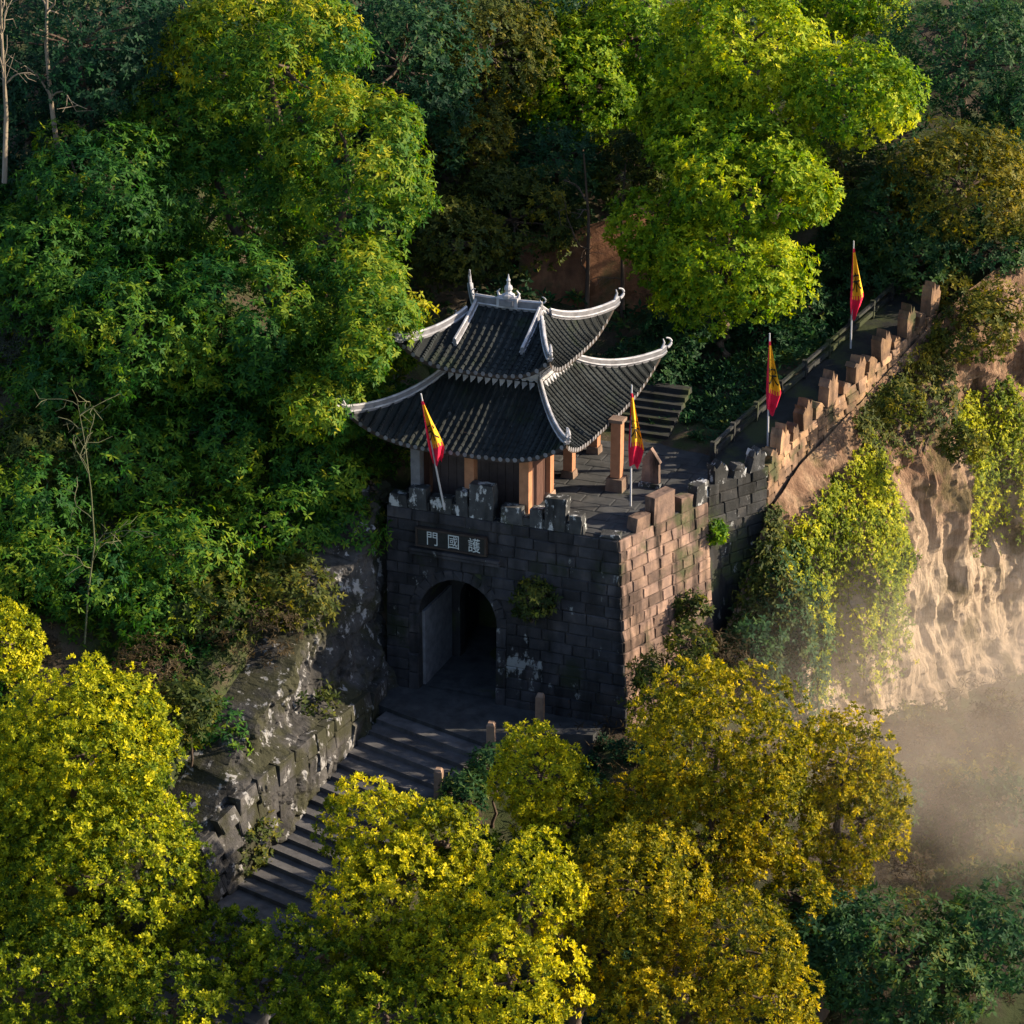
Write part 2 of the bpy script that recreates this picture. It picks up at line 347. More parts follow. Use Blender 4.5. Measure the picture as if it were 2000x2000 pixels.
# ------------------------------------------------------------------ stone gate
TOP, BOT = 6.28, -2.3
BAT = .05
def FP(x, z, out=0.0): return np.array([x, -BAT*(TOP-z)-out, z])
def xr(z): return 4.6+.085*(TOP-z)
SD = unit((.36, .933, 0)); SN = unit((.933, -.36, 0))
ARX, ARW, ARS = -2.18, 1.72, 1.75           # arch axis, half width, springing height
def arch_pts(w, n=14):
    return [(ARX+w*math.cos(t), ARS+w*math.sin(t)) for t in np.linspace(math.pi, 0, n)]
gate = thing('stone_gate', 'old stone gate tower base with dark arched passage and name board', 'gate', (0, 3, -1.6))
core = MB()
prof = [(-5.35, BOT), (ARX-ARW, BOT)]+arch_pts(ARW)+[(ARX+ARW, BOT), (xr(BOT)-.06, BOT), (xr(TOP)-.06, TOP-.02), (-5.35, TOP-.02)]
nP = len(prof)
front = [FP(x, z, -.05) for x, z in prof]
DEP = 6.2
def backp(x, z):
    k = 1 if x > 3.9 else 0
    return np.array([x+(.386*DEP*k), DEP, z])
back = [backp(x, z) for x, z in prof]
core.add(front+back, [tuple(range(nP))]+[(i, nP+i, nP+(i+1) % nP, (i+1) % nP) for i in range(nP)])
core.add([(ARX-2.2, DEP-.02, BOT), (ARX+2.2, DEP-.02, BOT), (ARX+2.2, DEP-.02, 4), (ARX-2.2, DEP-.02, 4)], [(0, 1, 2, 3)])
core.build('masonry_core', M['mortar'], gate)
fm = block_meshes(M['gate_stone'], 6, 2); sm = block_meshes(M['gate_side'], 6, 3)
H = .47; rows = 17
upF = unit((0, BAT, 1))
for r in range(rows):
    z0 = -1.75+r*H; zc = z0+H/2
    if zc > TOP-.1: break
    spans = [(-5.35, xr(zc)-.02)]
    ring = ARW+.42
    if zc < ARS: w = ring
    elif zc < ARS+ring: w = math.sqrt(max(0, ring**2-(zc-ARS)**2))
    else: w = 0
    if w > .2: spans = [(-5.35, ARX-w), (ARX+w, xr(zc)-.02)]
    for (a, b) in spans:
        if 4.85 < zc < 5.6 and a < -4 and w <= .2:
            spans2 = [(a, -3.95), (-.92, b)]
        else: spans2 = [(a, b)]
        for (a2, b2) in spans2:
            x = a2; first = True
            while x < b2-.05:
                L = random.uniform(.75, 1.2)
                if first and r % 2: L *= .55
                first = False
                if b2-x-L < .4: L = b2-x
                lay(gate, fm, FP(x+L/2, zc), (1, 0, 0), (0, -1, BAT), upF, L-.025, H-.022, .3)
                x += L
SL = 5.55
for r in range(rows):
    zc = -1.75+r*H+H/2
    if zc > TOP-.1: break
    x = 0.03 if r % 2 else 0.0
    first = True; o0 = np.array([xr(zc), -BAT*(TOP-zc), zc])
    while x < SL-.05:
        L = random.uniform(.6, 1.0)
        if first and r % 2: L *= .6
        first = False
        if SL-x-L < .35: L = SL-x
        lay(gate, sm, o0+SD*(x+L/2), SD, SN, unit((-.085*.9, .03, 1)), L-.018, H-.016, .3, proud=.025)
        x += L
n_v = 15                                            # arch ring
vm = block_meshes(M['gate_stone'], 4, 8)
for k in range(n_v):
    t = math.pi*(k+.5)/n_v; rr = ARW+.21
    c = FP(ARX+rr*math.cos(t), ARS+rr*math.sin(t), .04)
    rad = np.array([math.cos(t), BAT*math.sin(t), math.sin(t)]); tan = np.array([-math.sin(t), 0, math.cos(t)])
    lay(gate, vm, c, tan, (0, -1, 0), rad, math.pi*rr/n_v-.02, .42, .34, 'arch_stone', .02)
for s in (-1, 1):
    for k in range(4):
        zc = ARS-.44-.88*k
        lay(gate, vm, FP(ARX+s*(ARW+.21), zc, .04), (1, 0, 0), (0, -1, 0), (0, 0, 1), .42, .85, .34, 'jamb_stone', .02)
mb = MB()                                           # smooth dressed lining of the passage walls, 3 m deep
for s in (-1, 1):
    xa = ARX+s*ARW; mb = MB()
    mb.hexa([(xa, .1, BOT+.4), (xa-s*.12, .1, BOT+.4), (xa-s*.12, 2.9, BOT+.4), (xa, 2.9, BOT+.4), (xa, .1, ARS), (xa-s*.12, .1, ARS), (xa-s*.12, 2.9, ARS), (xa, 2.9, ARS)])
    mb.build('passage_lining', M['plaster'], gate)
mb = MB()                                           # narrower inner arch
pr = [(ARX-2.1, BOT), (ARX-1.25, BOT)]+[(ARX+1.25*math.cos(t), 1.2+1.25*math.sin(t)) for t in np.linspace(math.pi, 0, 12)]+[(ARX+1.25, BOT), (ARX+2.1, BOT), (ARX+2.1, 3.9), (ARX-2.1, 3.9)]
k = len(pr); mb.add([(x, 2.95, z) for x, z in pr]+[(x, 3.5, z) for x, z in pr], [tuple(range(k))]+[(i, k+i, k+(i+1) % k, (i+1) % k) for i in range(k)])
mb.build('inner_arch', M['mortar'], gate)
mb = MB()                                           # moulded band below the board
for z, o, h in ((4.62, .16, .12), (4.46, .10, .12)):
    mb.box((-2.3, -BAT*(TOP-z)-o/2+.02, z), (3.9, .2+o, h))
mb.build('string_course', M['gate_stone'], gate)
SX0, SX1, SZ0, SZ1 = -3.9, -.98, 4.86, 5.52
sg = MB().box(((SX0+SX1)/2, -.16, (SZ0+SZ1)/2), (SX1-SX0, .14, SZ1-SZ0)).build('name_board', M['sign'], gate)
fr = MB()
for z in (SZ0-.04, SZ1+.04): fr.box(((SX0+SX1)/2, -.17, z), (SX1-SX0+.16, .2, .08))
for x in (SX0-.04, SX1+.04): fr.box((x, -.17, (SZ0+SZ1)/2), (.08, .2, SZ1-SZ0-.002))
fr.build('board_frame', M['darkwood'], sg)
def text_mesh(body, size):
    c = bpy.data.curves.new('text', 'FONT'); c.body = body; c.size = size; c.align_x = 'CENTER'; c.align_y = 'CENTER'; c.offset = 0.0
    o = bpy.data.objects.new('text', c); COL.objects.link(o); bpy.context.view_layer.update()
    me = bpy.data.meshes.new_from_object(o.evaluated_get(bpy.context.evaluated_depsgraph_get()))
    V = np.array([v.co[:] for v in me.vertices]); Fc = [list(p.vertices) for p in me.polygons]
    bpy.data.objects.remove(o); bpy.data.curves.remove(c); bpy.data.meshes.remove(me)
    return V, Fc
for ch, x in (('門', -3.25), ('國', -2.32), ('護', -1.42)):
    V, Fc = text_mesh(ch, .66); V = V-(V.max(0)+V.min(0))/2
    n = len(V); T = np.stack([x+V[:, 0]*.85, np.full(n, -.245), (SZ0+SZ1)/2+V[:, 1]], 1); B = T.copy(); B[:, 1] = -.228
    MB().add(np.concatenate([T, B]), [f for f in Fc]+[[i+n for i in reversed(f)] for f in Fc]).build('character', M['letter'], sg)
deck = MB(); dz = 6.26
poly = [(-5.3, .3), (4.5, .3)]+[(4.5+.386*y, y) for y in (3, 5.3)]+[(7.7, 7.7), (8.2, 10.0), (3.0, 10.6), (-5.3, 10.0)]
EX_ = (1, 0, 0)
k = len(poly); deck.add([(x, y, dz+.03) for x, y in poly]+[(x, y, dz-.5) for x, y in poly], [tuple(range(k)), tuple(reversed(range(k, 2*k)))]+[(i, k+i, k+(i+1) % k, (i+1) % k)[::-1] for i in range(k)])
deck.build('deck', M['paving'], gate)
pm = block_meshes(M['paving'], 5, 51)
def edge_x(y): return np.interp(y, [.3, 3, 5.3, 7.7, 10], [4.45, 5.5, 6.4, 7.55, 8.0])
y = .75; r = 0
while y < 9.9:
    wd = random.uniform(.7, .85); x = -5.2-(r % 2)*.5
    while x < edge_x(y)-.4:
        L = random.uniform(.95, 1.4)
        if x+L > edge_x(y)-.3: L = edge_x(y)-x-.02
        if x > -5.3 and L > .2: lay(gate, pm, (x+L/2, y+wd/2, dz+.075), EX_, (0, 0, 1), (0, 1, 0), L-.02, wd-.02, .1, 'paving_slab', .0)
        x += L
    y += wd; r += 1
def merlon(parent, o, u, n, L, H, T, mat, peaks=0, jit=.03, name='merlon'):
    """Block standing at o; peaks > 0 gives it that many pointed teeth on top."""
    u = np.asarray(u); n = np.asarray(n); mbm = MB()
    prof = [(-L/2, 0), (L/2, 0), (L/2, H*(.60 if peaks else .72))]
    if peaks:
        xs = np.linspace(L/2, -L/2, peaks*2+1)
        for i, xx in enumerate(xs):
            mid = 1-abs(xx)/(L/2)
            prof.append((xx, H*(.60+.40*(.35+.65*mid if i % 2 else mid*.35))))
        prof.append((-L/2, H*.60))
    else: prof += [(L/2*.98, H), (-L/2*.98, H)]
    pp = [(a+random.uniform(-jit, jit), max(0, b+random.uniform(-jit, jit)*(b > 0))) for a, b in prof]
    k = len(pp); V = [np.asarray(o)+u*a+np.array([0, 0, b]) for a, b in pp]+[np.asarray(o)-n*T+u*a+np.array([0, 0, b]) for a, b in pp]
    mbm.add(V, [tuple(range(k)), tuple(reversed(range(k, 2*k)))]+[(i, k+i, k+(i+1) % k, (i+1) % k)[::-1] for i in range(k)])
    return mbm.build(name, mat, parent)
EX = (1, 0, 0); NF = (0, -1, 0)
for x, L, Hh in ((-4.85, .75, .55), (-4.0, .8, .9), (-2.95, .95, .62), (-2.05, .5, 1.05), (-1.2, 1.0, 1.45), (.1, .9, .7), (1.15, .5, .8), (1.95, .85, 1.35), (2.75, .55, .8)):
    merlon(gate, (x, -.0, TOP-.02), EX, NF, L, Hh, .5, M['merlon'], 0, .05)
mb = MB()
for a, b, h in ((-5.3, -3.5, .3), (-3.45, -.7, .42), (-.4, 1.0, .3), (1.05, 3.1, .34)): mb.box(((a+b)/2, .28, TOP+h/2-.01), (b-a, .42, h), jit=.02)
mb.build('parapet', M['merlon'], gate)
mb = MB(); mb.box((4.2, .3, TOP+.06), (.8, .5, .14), .1, jit=.05); mb.build('coping_stone', M['merlon'], gate)
for t, L, Hh in ((1.5, .8, .55), (2.75, 1.3, 1.15), (4.2, .7, .6), (5.2, .8, .9)):
    merlon(gate, np.array([4.6, 0, TOP-.02])+SD*t, SD, SN, L, Hh, .5, M['gate_side'] if t < 4.5 else M['merlon'], 0, .06)

# ------------------------------------------------------------------ crenellated city wall climbing from the gate
wall = thing('city_wall', 'crenellated sandstone wall climbing along the cliff edge beside the path', 'wall', (9, 11, 6))
wp = np.array([(4.6+.36*5.5, 5.15)]+WALL[1:], float)
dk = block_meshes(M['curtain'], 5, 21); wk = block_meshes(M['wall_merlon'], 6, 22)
cum = np.concatenate([[0], np.cumsum(np.linalg.norm(np.diff(wp, axis=0), axis=1))])
def wpt(s): return np.array([np.interp(s, cum, wp[:, 0]), np.interp(s, cum, wp[:, 1])])
mb = MB()
for i in range(len(wp)-1):
    a, b = wp[i], wp[i+1]; d = unit((*(b-a), 0)); n = np.array([d[1], -d[0], 0]); za, zb = path_z(a[1])+.75, path_z(b[1])+.75
    zl = (-2.2 if i == 0 else min(za, zb)-4.5)
    A, B = np.array([*a, 0]), np.array([*b, 0])
    P = [A-n*.08, B-n*.08, B-n*.6, A-n*.6]
    mb.hexa([(*p[:2], zl) for p in P]+[(*P[0][:2], za), (*P[1][:2], zb), (*P[2][:2], zb), (*P[3][:2], za)])
mb.build('wall_core', M['mortar'], wall)
for i in range(len(wp)-1):
    a, b = wp[i], wp[i+1]; Ls = np.linalg.norm(b-a); d = unit((*(b-a), 0)); n = np.array([d[1], -d[0], 0])
    sl_ = (path_z(b[1])-path_z(a[1]))/Ls; u3 = unit((d[0], d[1], sl_))
    nr = 17 if i == 0 else (10 if i == 1 else 5); h = .48 if i == 0 else .36
    for r in range(nr):
        x = 0
        while x < Ls-.05:
            L = random.uniform(.5, 1.0)
            if Ls-x-L < .4: L = Ls-x
            zc = path_z(a[1])+sl_*(x+L/2)+.75-h*(r+.5)
            c = np.array([*(a+(b-a)*(x+L/2)/Ls), zc])
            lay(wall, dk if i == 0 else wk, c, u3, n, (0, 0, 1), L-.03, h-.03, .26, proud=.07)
            x += L
for s in np.arange(.6, cum[-1], .98):
    q = wpt(s); q2 = wpt(min(s+.2, cum[-1])); q1 = wpt(s-.2); d = unit((*(q2-q1), 0)); n = np.array([d[1], -d[0], 0])
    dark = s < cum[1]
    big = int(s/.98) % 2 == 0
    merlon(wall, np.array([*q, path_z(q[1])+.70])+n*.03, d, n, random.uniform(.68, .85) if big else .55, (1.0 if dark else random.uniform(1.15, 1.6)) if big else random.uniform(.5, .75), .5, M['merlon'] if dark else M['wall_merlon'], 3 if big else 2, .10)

# ------------------------------------------------------------------ path behind the gate, rail, steps, tablet, pillar
ys = np.linspace(8.5, 34, 30)
V = []
for y in ys:
    xw = np.interp(y, [p[1] for p in WALL]+[26, 36], [p[0] for p in WALL]+[13.5, 15])
    z = path_z(y)+.0
    V += [(xw-3.0, y, z), (xw-.55, y, z)]
tag(MB().add(V, [(2*i, 2*i+1, 2*i+3, 2*i+2) for i in range(len(ys)-1)]).build('path', M['dark_paving']), kind='structure')
rail = thing('stone_railing', 'low dark stone railing on the hill side of the path behind the gate', 'railing', (6, 12, 6.5))
rp = []
for y in np.arange(8.8, 30, 1.7):
    xw = np.interp(y, [p[1] for p in WALL]+[26, 36], [p[0] for p in WALL]+[13.5, 15]); rp.append(np.array([xw-2.95, y, path_z(y)]))
for p in rp: MB().box((p[0], p[1], p[2]+.42), (.2, .2, .84)).build('post', M['curtain2'], rail)
for a, b in zip(rp[:-1], rp[1:]):
    for zz, hh in ((.15, .22), (.62, .12)):
        MB().sweep([a+np.array([0, .1, zz]), b+np.array([0, -.1, zz])], .14, hh).build('rail', M['curtain2'], rail)
hs = thing('hill_steps', 'dark stone steps leading up the hill behind the pavilion', 'steps', (1.5, 11, 6.3))
for k in range(7):
    MB().box((1.6, 11.2+.45*k, 6.3+.1+.2*k), (2.6, .5, .24), jit=.02).build('step', M['dark_paving'], hs)
tb = thing('stone_tablet', 'reddish pointed stone tablet standing on the deck behind the right flag', 'tablet', (3.95, 5.7, 6.3))
tp = [(-.38, .22), (.38, .22), (.34, 1.05), (.42, 1.1), (0, 1.72), (-.42, 1.1), (-.34, 1.05)]
k = len(tp); MB().add([(3.95+x, 5.6, 6.3+z) for x, z in tp]+[(3.95+x, 5.85, 6.3+z) for x, z in tp], [tuple(range(k)), tuple(reversed(range(k, 2*k)))]+[(i, k+i, k+(i+1) % k, (i+1) % k)[::-1] for i in range(k)]).build('slab', M['gate_side'], tb)
MB().box((3.95, 5.72, 6.42), (.9, .5, .22), jit=.01).build('plinth', M['merlon'], tb)
pl = thing('stone_pillar', 'square stone pillar on a stepped plinth at the right edge of the deck', 'pillar', (2.75, 4.9, 6.3))
MB().box((2.75, 4.9, 8.1), (.42, .42, 2.4)).build('shaft', M['column'], pl)
MB().box((2.75, 4.9, 6.6), (.74, .74, .55), taper=.06).build('plinth', M['post'], pl)
MB().box((2.75, 4.9, 9.36), (.6, .6, .14)).build('cap', M['post'], pl)

# ------------------------------------------------------------------ pavilion
CX, CY = -1.9, 4.6
pav = thing('pavilion', 'two tiered Chinese pavilion with dark tiled roofs and white upturned ridges', 'pavilion', (CX, CY, 6.3))
class Roof:
    def __init__(s, bx, by, ax, ay, zi, ze, lift, flare): s.__dict__.update(locals())
    def S(s, side, t, v):
        hx = s.bx+(s.ax-s.bx)*v; hy = s.by+(s.ay-s.by)*v
        c = abs(t)**4*v**1.7; fl = s.flare*c
        z = s.zi-(s.zi-s.ze)*v*(1+.42*(1-v))+s.lift*c
        if side in 'FB':
            sg_ = -1 if side == 'F' else 1
            return np.array([CX+t*hx+math.copysign(fl, t)*(abs(t) > 0), CY+sg_*(hy+fl), z])
        sg_ = 1 if side == 'R' else -1
        return np.array([CX+sg_*(hx+fl), CY+t*hy+math.copysign(fl, t)*(abs(t) > 0), z])
    def half(s, side): return (s.bx, s.ax) if side in 'FB' else (s.by, s.ay)
    def row(s, side, q, n=9, v1=1.0):
        b, a = s.half(side); v0 = max(0, (abs(q)-b)/(a-b)+.02); P = []
        if v0 > .97: return None
        for v in np.linspace(v0, v1, n):
            h = b+(a-b)*v; P.append(s.S(side, max(-1, min(1, q/h)) if h > 1e-6 else 0, v))
        return np.array(P)
def make_roof(rf, name, spacing):
    base = MB(); nu, nv = 24, 9
    for side in 'FRBL':
        for lay_, dz_ in ((0, 0), (1, -.16)):
            V = [rf.S(side, -1+2*i/nu, j/nv)+np.array([0, 0, dz_]) for j in range(nv+1) for i in range(nu+1)]
            Fc = [(j*(nu+1)+i, j*(nu+1)+i+1, (j+1)*(nu+1)+i+1, (j+1)*(nu+1)+i) for j in range(nv) for i in range(nu)]
            base.add(V, Fc, lay_)
        V = []
        for i in range(nu+1): p = rf.S(side, -1+2*i/nu, 1); V += [p, p-np.array([0, 0, .16])]
        base.add(V, [(2*i, 2*i+1, 2*i+3, 2*i+2) for i in range(nu)], 1)
    ro = base.build(name, [M['tile'], M['darkwood']], pav)
    for side in 'FRBL':
        b, a = rf.half(side); nr = int(2*a/spacing)
        for k in range(nr):
            q = -a+(k+.5)*2*a/nr; P = rf.row(side, q, 13)
            if P is None: continue
            P = P+np.array([0, 0, random.uniform(-.014, .014)]); row = MB(); N = 5; n = len(P); T = np.gradient(P, axis=0)
            across = np.array([1., 0, 0]) if side in 'FB' else np.array([0, 1., 0]); V = []; Fc = []
            for i in range(n-1):        # one half-round cover tile after another, each lapping over the next
                jx = across*random.uniform(-.012, .012)
                for e_, (p_, rr_) in enumerate(((P[i], .074), (P[i+1]+(P[i+1]-P[i])*.06, .094))):
                    for j in range(N):
                        t = math.pi*j/(N-1); V.append(p_+jx+across*math.cos(t)*rr_+np.array([0, 0, math.sin(t)*rr_*1.2+.012*e_]))
                b_ = i*2*N; Fc += [(b_+j, b_+j+1, b_+N+j+1, b_+N+j) for j in range(N-1)]
            row.add(V, Fc, 0)
            e = P[-1]+unit(T[-1])*.015
            row.add([e+across*math.cos(t)*.095+np.array([0, 0, math.sin(t)*.10-.02]) for t in np.linspace(0, 2*math.pi, 9)[:-1]], [tuple(range(8))], 1)
            row.build('tile_row', [M['tile'], M['plaster']], ro, smooth=False)
    return ro
low = Roof(1.92, 1.5, 4.36, 5.3, 11.35, 9.25, 1.15, .30)
upr = Roof(1.42, .02, 3.0, 3.45, 13.62, 12.0, .95, .22)
lo = make_roof(low, 'lower_roof', .30)
ur = make_roof(upr, 'upper_roof', .31)
def ridge(parent, pts, w=.15, h=.27, name='ridge', body='plaster'):
    pts = np.asarray(pts); r = MB()
    r.sweep(pts+np.array([0, 0, -.05]), w, h+.05, 0)
    r.tube(pts+np.array([0, 0, h]), .06, 6, 1); 
    for s in (-1, 1):
        T = np.gradient(pts, axis=0); a = np.stack([-T[:, 1], T[:, 0], np.zeros(len(T))], 1); a /= np.linalg.norm(a, axis=1)[:, None]+1e-9
        r.tube(pts+a*s*(w/2+.01)+np.array([0, 0, .07]), .04, 5, 1)
    return r.build(name, [M[body], M['white']], parent)
def curl(parent, p, d, s=1.0, name='ridge_finial'):
    d = unit((d[0], d[1], 0)); P = []
    for t in np.linspace(0, 1, 12):
        a = t*4.2; rr = .30*s*(1-.55*t)
        P.append(np.asarray(p)+d*(.12*s+rr*math.sin(a)*1.0)+np.array([0, 0, .2+.42*s*t+rr*(1-math.cos(a))*.6]))
    r = MB(); r.tube(P, np.linspace(.09, .035, 12)*s, 6)
    P2 = [np.asarray(p)+np.array([0, 0, .2])-d*.25*s, np.asarray(p)+np.array([0, 0, .55*s])-d*.12*s, np.asarray(p)+np.array([0, 0, .78*s])-d*.2*s]
    r.tube(P2, [.08*s, .06*s, .025*s], 6)
    return r.build(name, M['white'], parent)
def hips(rf, parent, v0=0.0, ext=.25):
    for side, t in (('F', -1), ('F', 1), ('B', -1), ('B', 1)):
        P = [rf.S(side, t, v) for v in np.linspace(v0, 1, 12)]
        d = P[-1]-P[-2]; P.append(P[-1]+d*ext/np.linalg.norm(d)+np.array([0, 0, .10]))
        ridge(parent, P); curl(parent, P[-1], d, .78)
hips(low, lo); hips(upr, ur, .13)
for side in 'FRBL':                                   # band round the foot of the upper storey
    P = [low.S(side, t, .02) for t in np.linspace(-1, 1, 6)]
    ridge(lo, P, .24, .30, 'band_ridge', 'white')
    tr = MB(); b = low.half(side)[0]; n = int(2*b/.30)
    for k in range(n):
        q = -b+(k+.5)*2*b/n; p = low.row(side, q, 12)
        c = p[1]+np.array([0, 0, .07]); e = p[1]*.35+p[2]*.65+np.array([0, 0, .09]); ac = np.array([1., 0, 0]) if side in 'FB' else np.array([0, 1., 0])
        tr.add([c-ac*.12, c+ac*.12, e, c-ac*.12+np.array([0, 0, .1]), c+ac*.12+np.array([0, 0, .1])], [(3, 4, 2), (0, 3, 2), (4, 1, 2), (0, 1, 4, 3)])
    tr.build('tile_trim', M['white'], lo)
rz_ = 13.62
ridge(ur, [(CX-1.45+.29*k, CY, rz_+.0+.02*abs(k-5)**1.5*.2) for k in range(11)], .22, .36, 'top_ridge')
for s in (-1, 1): curl(ur, (CX+s*1.45, CY, rz_+.2), (s, 0, 0), .45)
for s in (-1, 1):
    for side in 'FB':
        P = []
        for v in np.linspace(.0, .62, 8):
            hx = upr.bx+(upr.ax-upr.bx)*v; P.append(upr.S(side, s*(1.38+.1*v)/hx, v)+np.array([0, 0, .02]))
        ridge(ur, P, .16, .26, 'gable_ridge')
    g = MB().add([(CX+s*1.5, CY-.55, 13.22), (CX+s*1.5, CY+.55, 13.22), (CX+s*1.5, CY, 13.76), (CX+s*1.3, CY-.55, 13.22), (CX+s*1.3, CY+.55, 13.22), (CX+s*1.3, CY, 13.76)],
                 [(0, 1, 2), (5, 4, 3), (0, 3, 4, 1), (1, 4, 5, 2), (2, 5, 3, 0)]).build('gable_panel', M['plaster'], ur)
fi = MB(); fi.box((CX, CY, rz_+.27), (.9, .38, .44), m=0)
for s in (-1, 1): fi.tube([(CX+s*.40, CY, rz_+.47), (CX+s*.47, CY, rz_+.66), (CX+s*.36, CY, rz_+.78)], [.07, .05, .02], 5, 0)
fi.lathe((CX, CY, rz_+.48), [(.26, 0), (.27, .1), (.15, .16), (.12, .24), (.18, .33), (.16, .44), (.08, .52), (.06, .64), (.09, .70), (.05, .78), (.015, .95)], 10, 0)
fi.build('roof_finial', M['white'], ur)
fp = MB()
fp.box((CX, CY-.23, rz_+.28), (.6, .1, .26)); fp.build('finial_panel', M['plaster'], ur)
# upper storey
mb = MB(); mb.box((CX, CY, 11.9), (3.5, 2.7, 1.7)); mb.build('upper_wall', M['wood'], pav)
mb = MB()
for x in (-1.8, -.6, .6, 1.8):
    for s in (-1, 1): mb.box((CX+x, CY+s*1.42, 11.95), (.2, .2, 1.6))
mb.build('upper_post', M['column'], pav)
# columns, beams, boards
colx = (-2.35, 0.0, 2.35); rowsy = (.62, 3.0, 5.5, 8.5)
for yy in rowsy:
    for k, xx in enumerate(colx):
        if k == 1 and yy in (3.0, 5.5): continue
        c = MB().box((CX+xx, yy, 8.0), (.40, .40, 3.4)); o = c.build('column', M['column'] if xx > -1 else M['plaster'], pav)
        MB().box((CX+xx, yy, 6.46), (.56, .56, .34), taper=.1).build('column_base', M['post'], o)
bm_ = []
for yy in (rowsy[0], rowsy[-1]): MB().box((CX, yy, 9.55), (5.4, .28, .34)).build('beam', M['darkwood'], pav)
for xx in (-2.35, 2.35): MB().box((CX+xx, 4.56, 9.52), (.28, 8.6, .30)).build('beam', M['darkwood'], pav)
mb = MB(); mb.box((CX, 4.6, 9.74), (5.4, 7.4, .06)); mb.build('ceiling_board', M['darkwood'], pav)
x0 = CX-2.15
for k in range(12):                                    # front boarded wall set behind the first columns
    MB().box((x0+.17+.355*k, 1.75+random.uniform(-.012, .012), 7.95), (.34, .07, 3.3)).build('plank', M['infill'], pav)
for k in range(6):                                     # right boarded wall between the first two columns
    MB().box((CX+2.30+random.uniform(-.012, .012), 1.0+.355*k, 7.95), (.07, .34, 3.3)).build('plank', M['wood'], pav)
for k in range(6):
    MB().box((CX-2.30, 1.0+.355*k, 7.95), (.07, .34, 3.3)).build('plank', M['wood'], pav)

# ------------------------------------------------------------------ flags
def flag(name, label, base, top_off, hgt, width, phase):
    bx_, by_, bz_ = base; root = thing(name, label, 'flag', base, 'yellow and red flags on white poles')
    tp_ = np.array(base)+np.array([top_off[0], top_off[1], hgt])
    MB().tube([base, tp_], [.045, .03], 8).build('pole', M['pole'], root)
    axd = unit(np.array(base)-tp_); nu, nv = 12, 18
    def cl(u, v):
        # draped cloth: narrow at the top, wide at three quarters, ragged below
        w = width*(.12+.88*min(1, v/.7)**1.15)*(1-.45*max(0, (v-.72)/.28))
        xx = (u-.15)*w*.8
        yy = .16*width*math.sin(u*9+phase+v*3)*min(1, v*2)
        drop = v*3.15+.14*math.sin(u*6+phase)*v-(.25*abs(u-.5) if v > .9 else 0)
        c = tp_+axd*(.32+drop)
        return c+RT*xx*.9+np.array([.0, -.06, 0])+np.array([math.sin(AZ), -math.cos(AZ), 0])*(yy+.05)
    V = [cl(i/nu, j/nv) for j in range(nv+1) for i in range(nu+1)]
    Fc, mm = [], []
    for j in range(nv):
        for i in range(nu):
            Fc.append((j*(nu+1)+i, j*(nu+1)+i+1, (j+1)*(nu+1)+i+1, (j+1)*(nu+1)+i))
            mm.append(1 if (j >= 12+(i+int(phase)) % 2 or i < 2 or j < 1) else 0)
    V = np.array(V)
    off = np.array([math.sin(AZ), -math.cos(AZ), 0])*-.012
    n = len(V); c = MB(); c.add(np.concatenate([V, V+off]), [])
    for f, m_ in zip(Fc, mm): c.f.append(list(f)); c.m.append(m_); c.f.append([q+n for q in reversed(f)]); c.m.append(m_)
    cloth = c.build('cloth', [M['flag_y'], M['flag_r']], root, smooth=True)
    Vt, Ft = text_mesh('宋', 1.0); Vt = Vt-(Vt.max(0)+Vt.min(0))/2
    W = [cl(.55+p[0]*.85, .47-p[1]*.30)+np.array([math.sin(AZ), -math.cos(AZ), 0])*.05 for p in Vt]
    MB().add(W, Ft).build('emblem', M['ink'], cloth)
    return root
def mk_flag(label, base, off, hgt, width, phase): return flag('flag', label, base, off, hgt, width, phase)
mk_flag('yellow and red flag on a leaning pole before the pavilion roof front', (-2.75, -.12, 6.5), (-.15, -1.8), 5.5, .86, .3)
mk_flag('yellow and red flag on the deck beside the pillar and tablet', (3.9, 3.4, 6.3), (-.05, .0), 5.2, .86, 2.1)
mk_flag('yellow and red flag at the start of the path beside the first wall merlons', (7.75, 9.6, 6.7), (-.12, .0), 5.5, .86, 3.9)
mk_flag('yellow and red flag furthest up the path behind the wall', (8.9, 18.2, 8.9), (-.12, .0), 5.0, .86, 5.2)

# ------------------------------------------------------------------ stairs, landing, posts
st = thing('stone_stairs', 'dark stone stairs descending from the gate landing beside the rock wall', 'stairs', (-2, -4, -3))
D0 = np.array([-.143, -.99, 0]); A0 = unit((.963, -.27, 0))
p = np.array([-3.78, -2.6, -1.6]); wid = 4.3
lp = [(-5.2, .2), (4.4, .2), (4.2, -1.5), (2.0, -2.2), (p+A0*wid)[:2], p[:2], (-5.0, -2.2)]
k = len(lp); MB().add([(x, y, -1.62) for x, y in lp]+[(x, y, -2.6) for x, y in lp], [tuple(reversed(range(k))), tuple(range(k, 2*k))]+[(i, k+i, k+(i+1) % k, (i+1) % k) for i in range(k)]).build('landing', M['paving'], st)
MB().add([(ARX-1.7, .0, -1.58), (ARX+1.7, .0, -1.58), (ARX+1.7, 6.1, -1.45), (ARX-1.7, 6.1, -1.45)], [(0, 1, 2, 3)]).build('passage_floor', M['paving'], st)
def step(p, tread, rise, w):
    a, b = p-A0*.7, p+A0*w; c_, d_ = b+D0*(tread+.04), a+D0*(tread+.04)
    j = lambda: np.array([random.uniform(-.015, .015), random.uniform(-.02, .02), random.uniform(-.012, .012)])
    top = [q+np.array([0, 0, -rise])+j() for q in (d_, c_, b, a)]; bot = [q+np.array([0, 0, -rise-.55]) for q in (d_, c_, b, a)]
    MB().hexa(bot+top).build('step', M['step'], st)
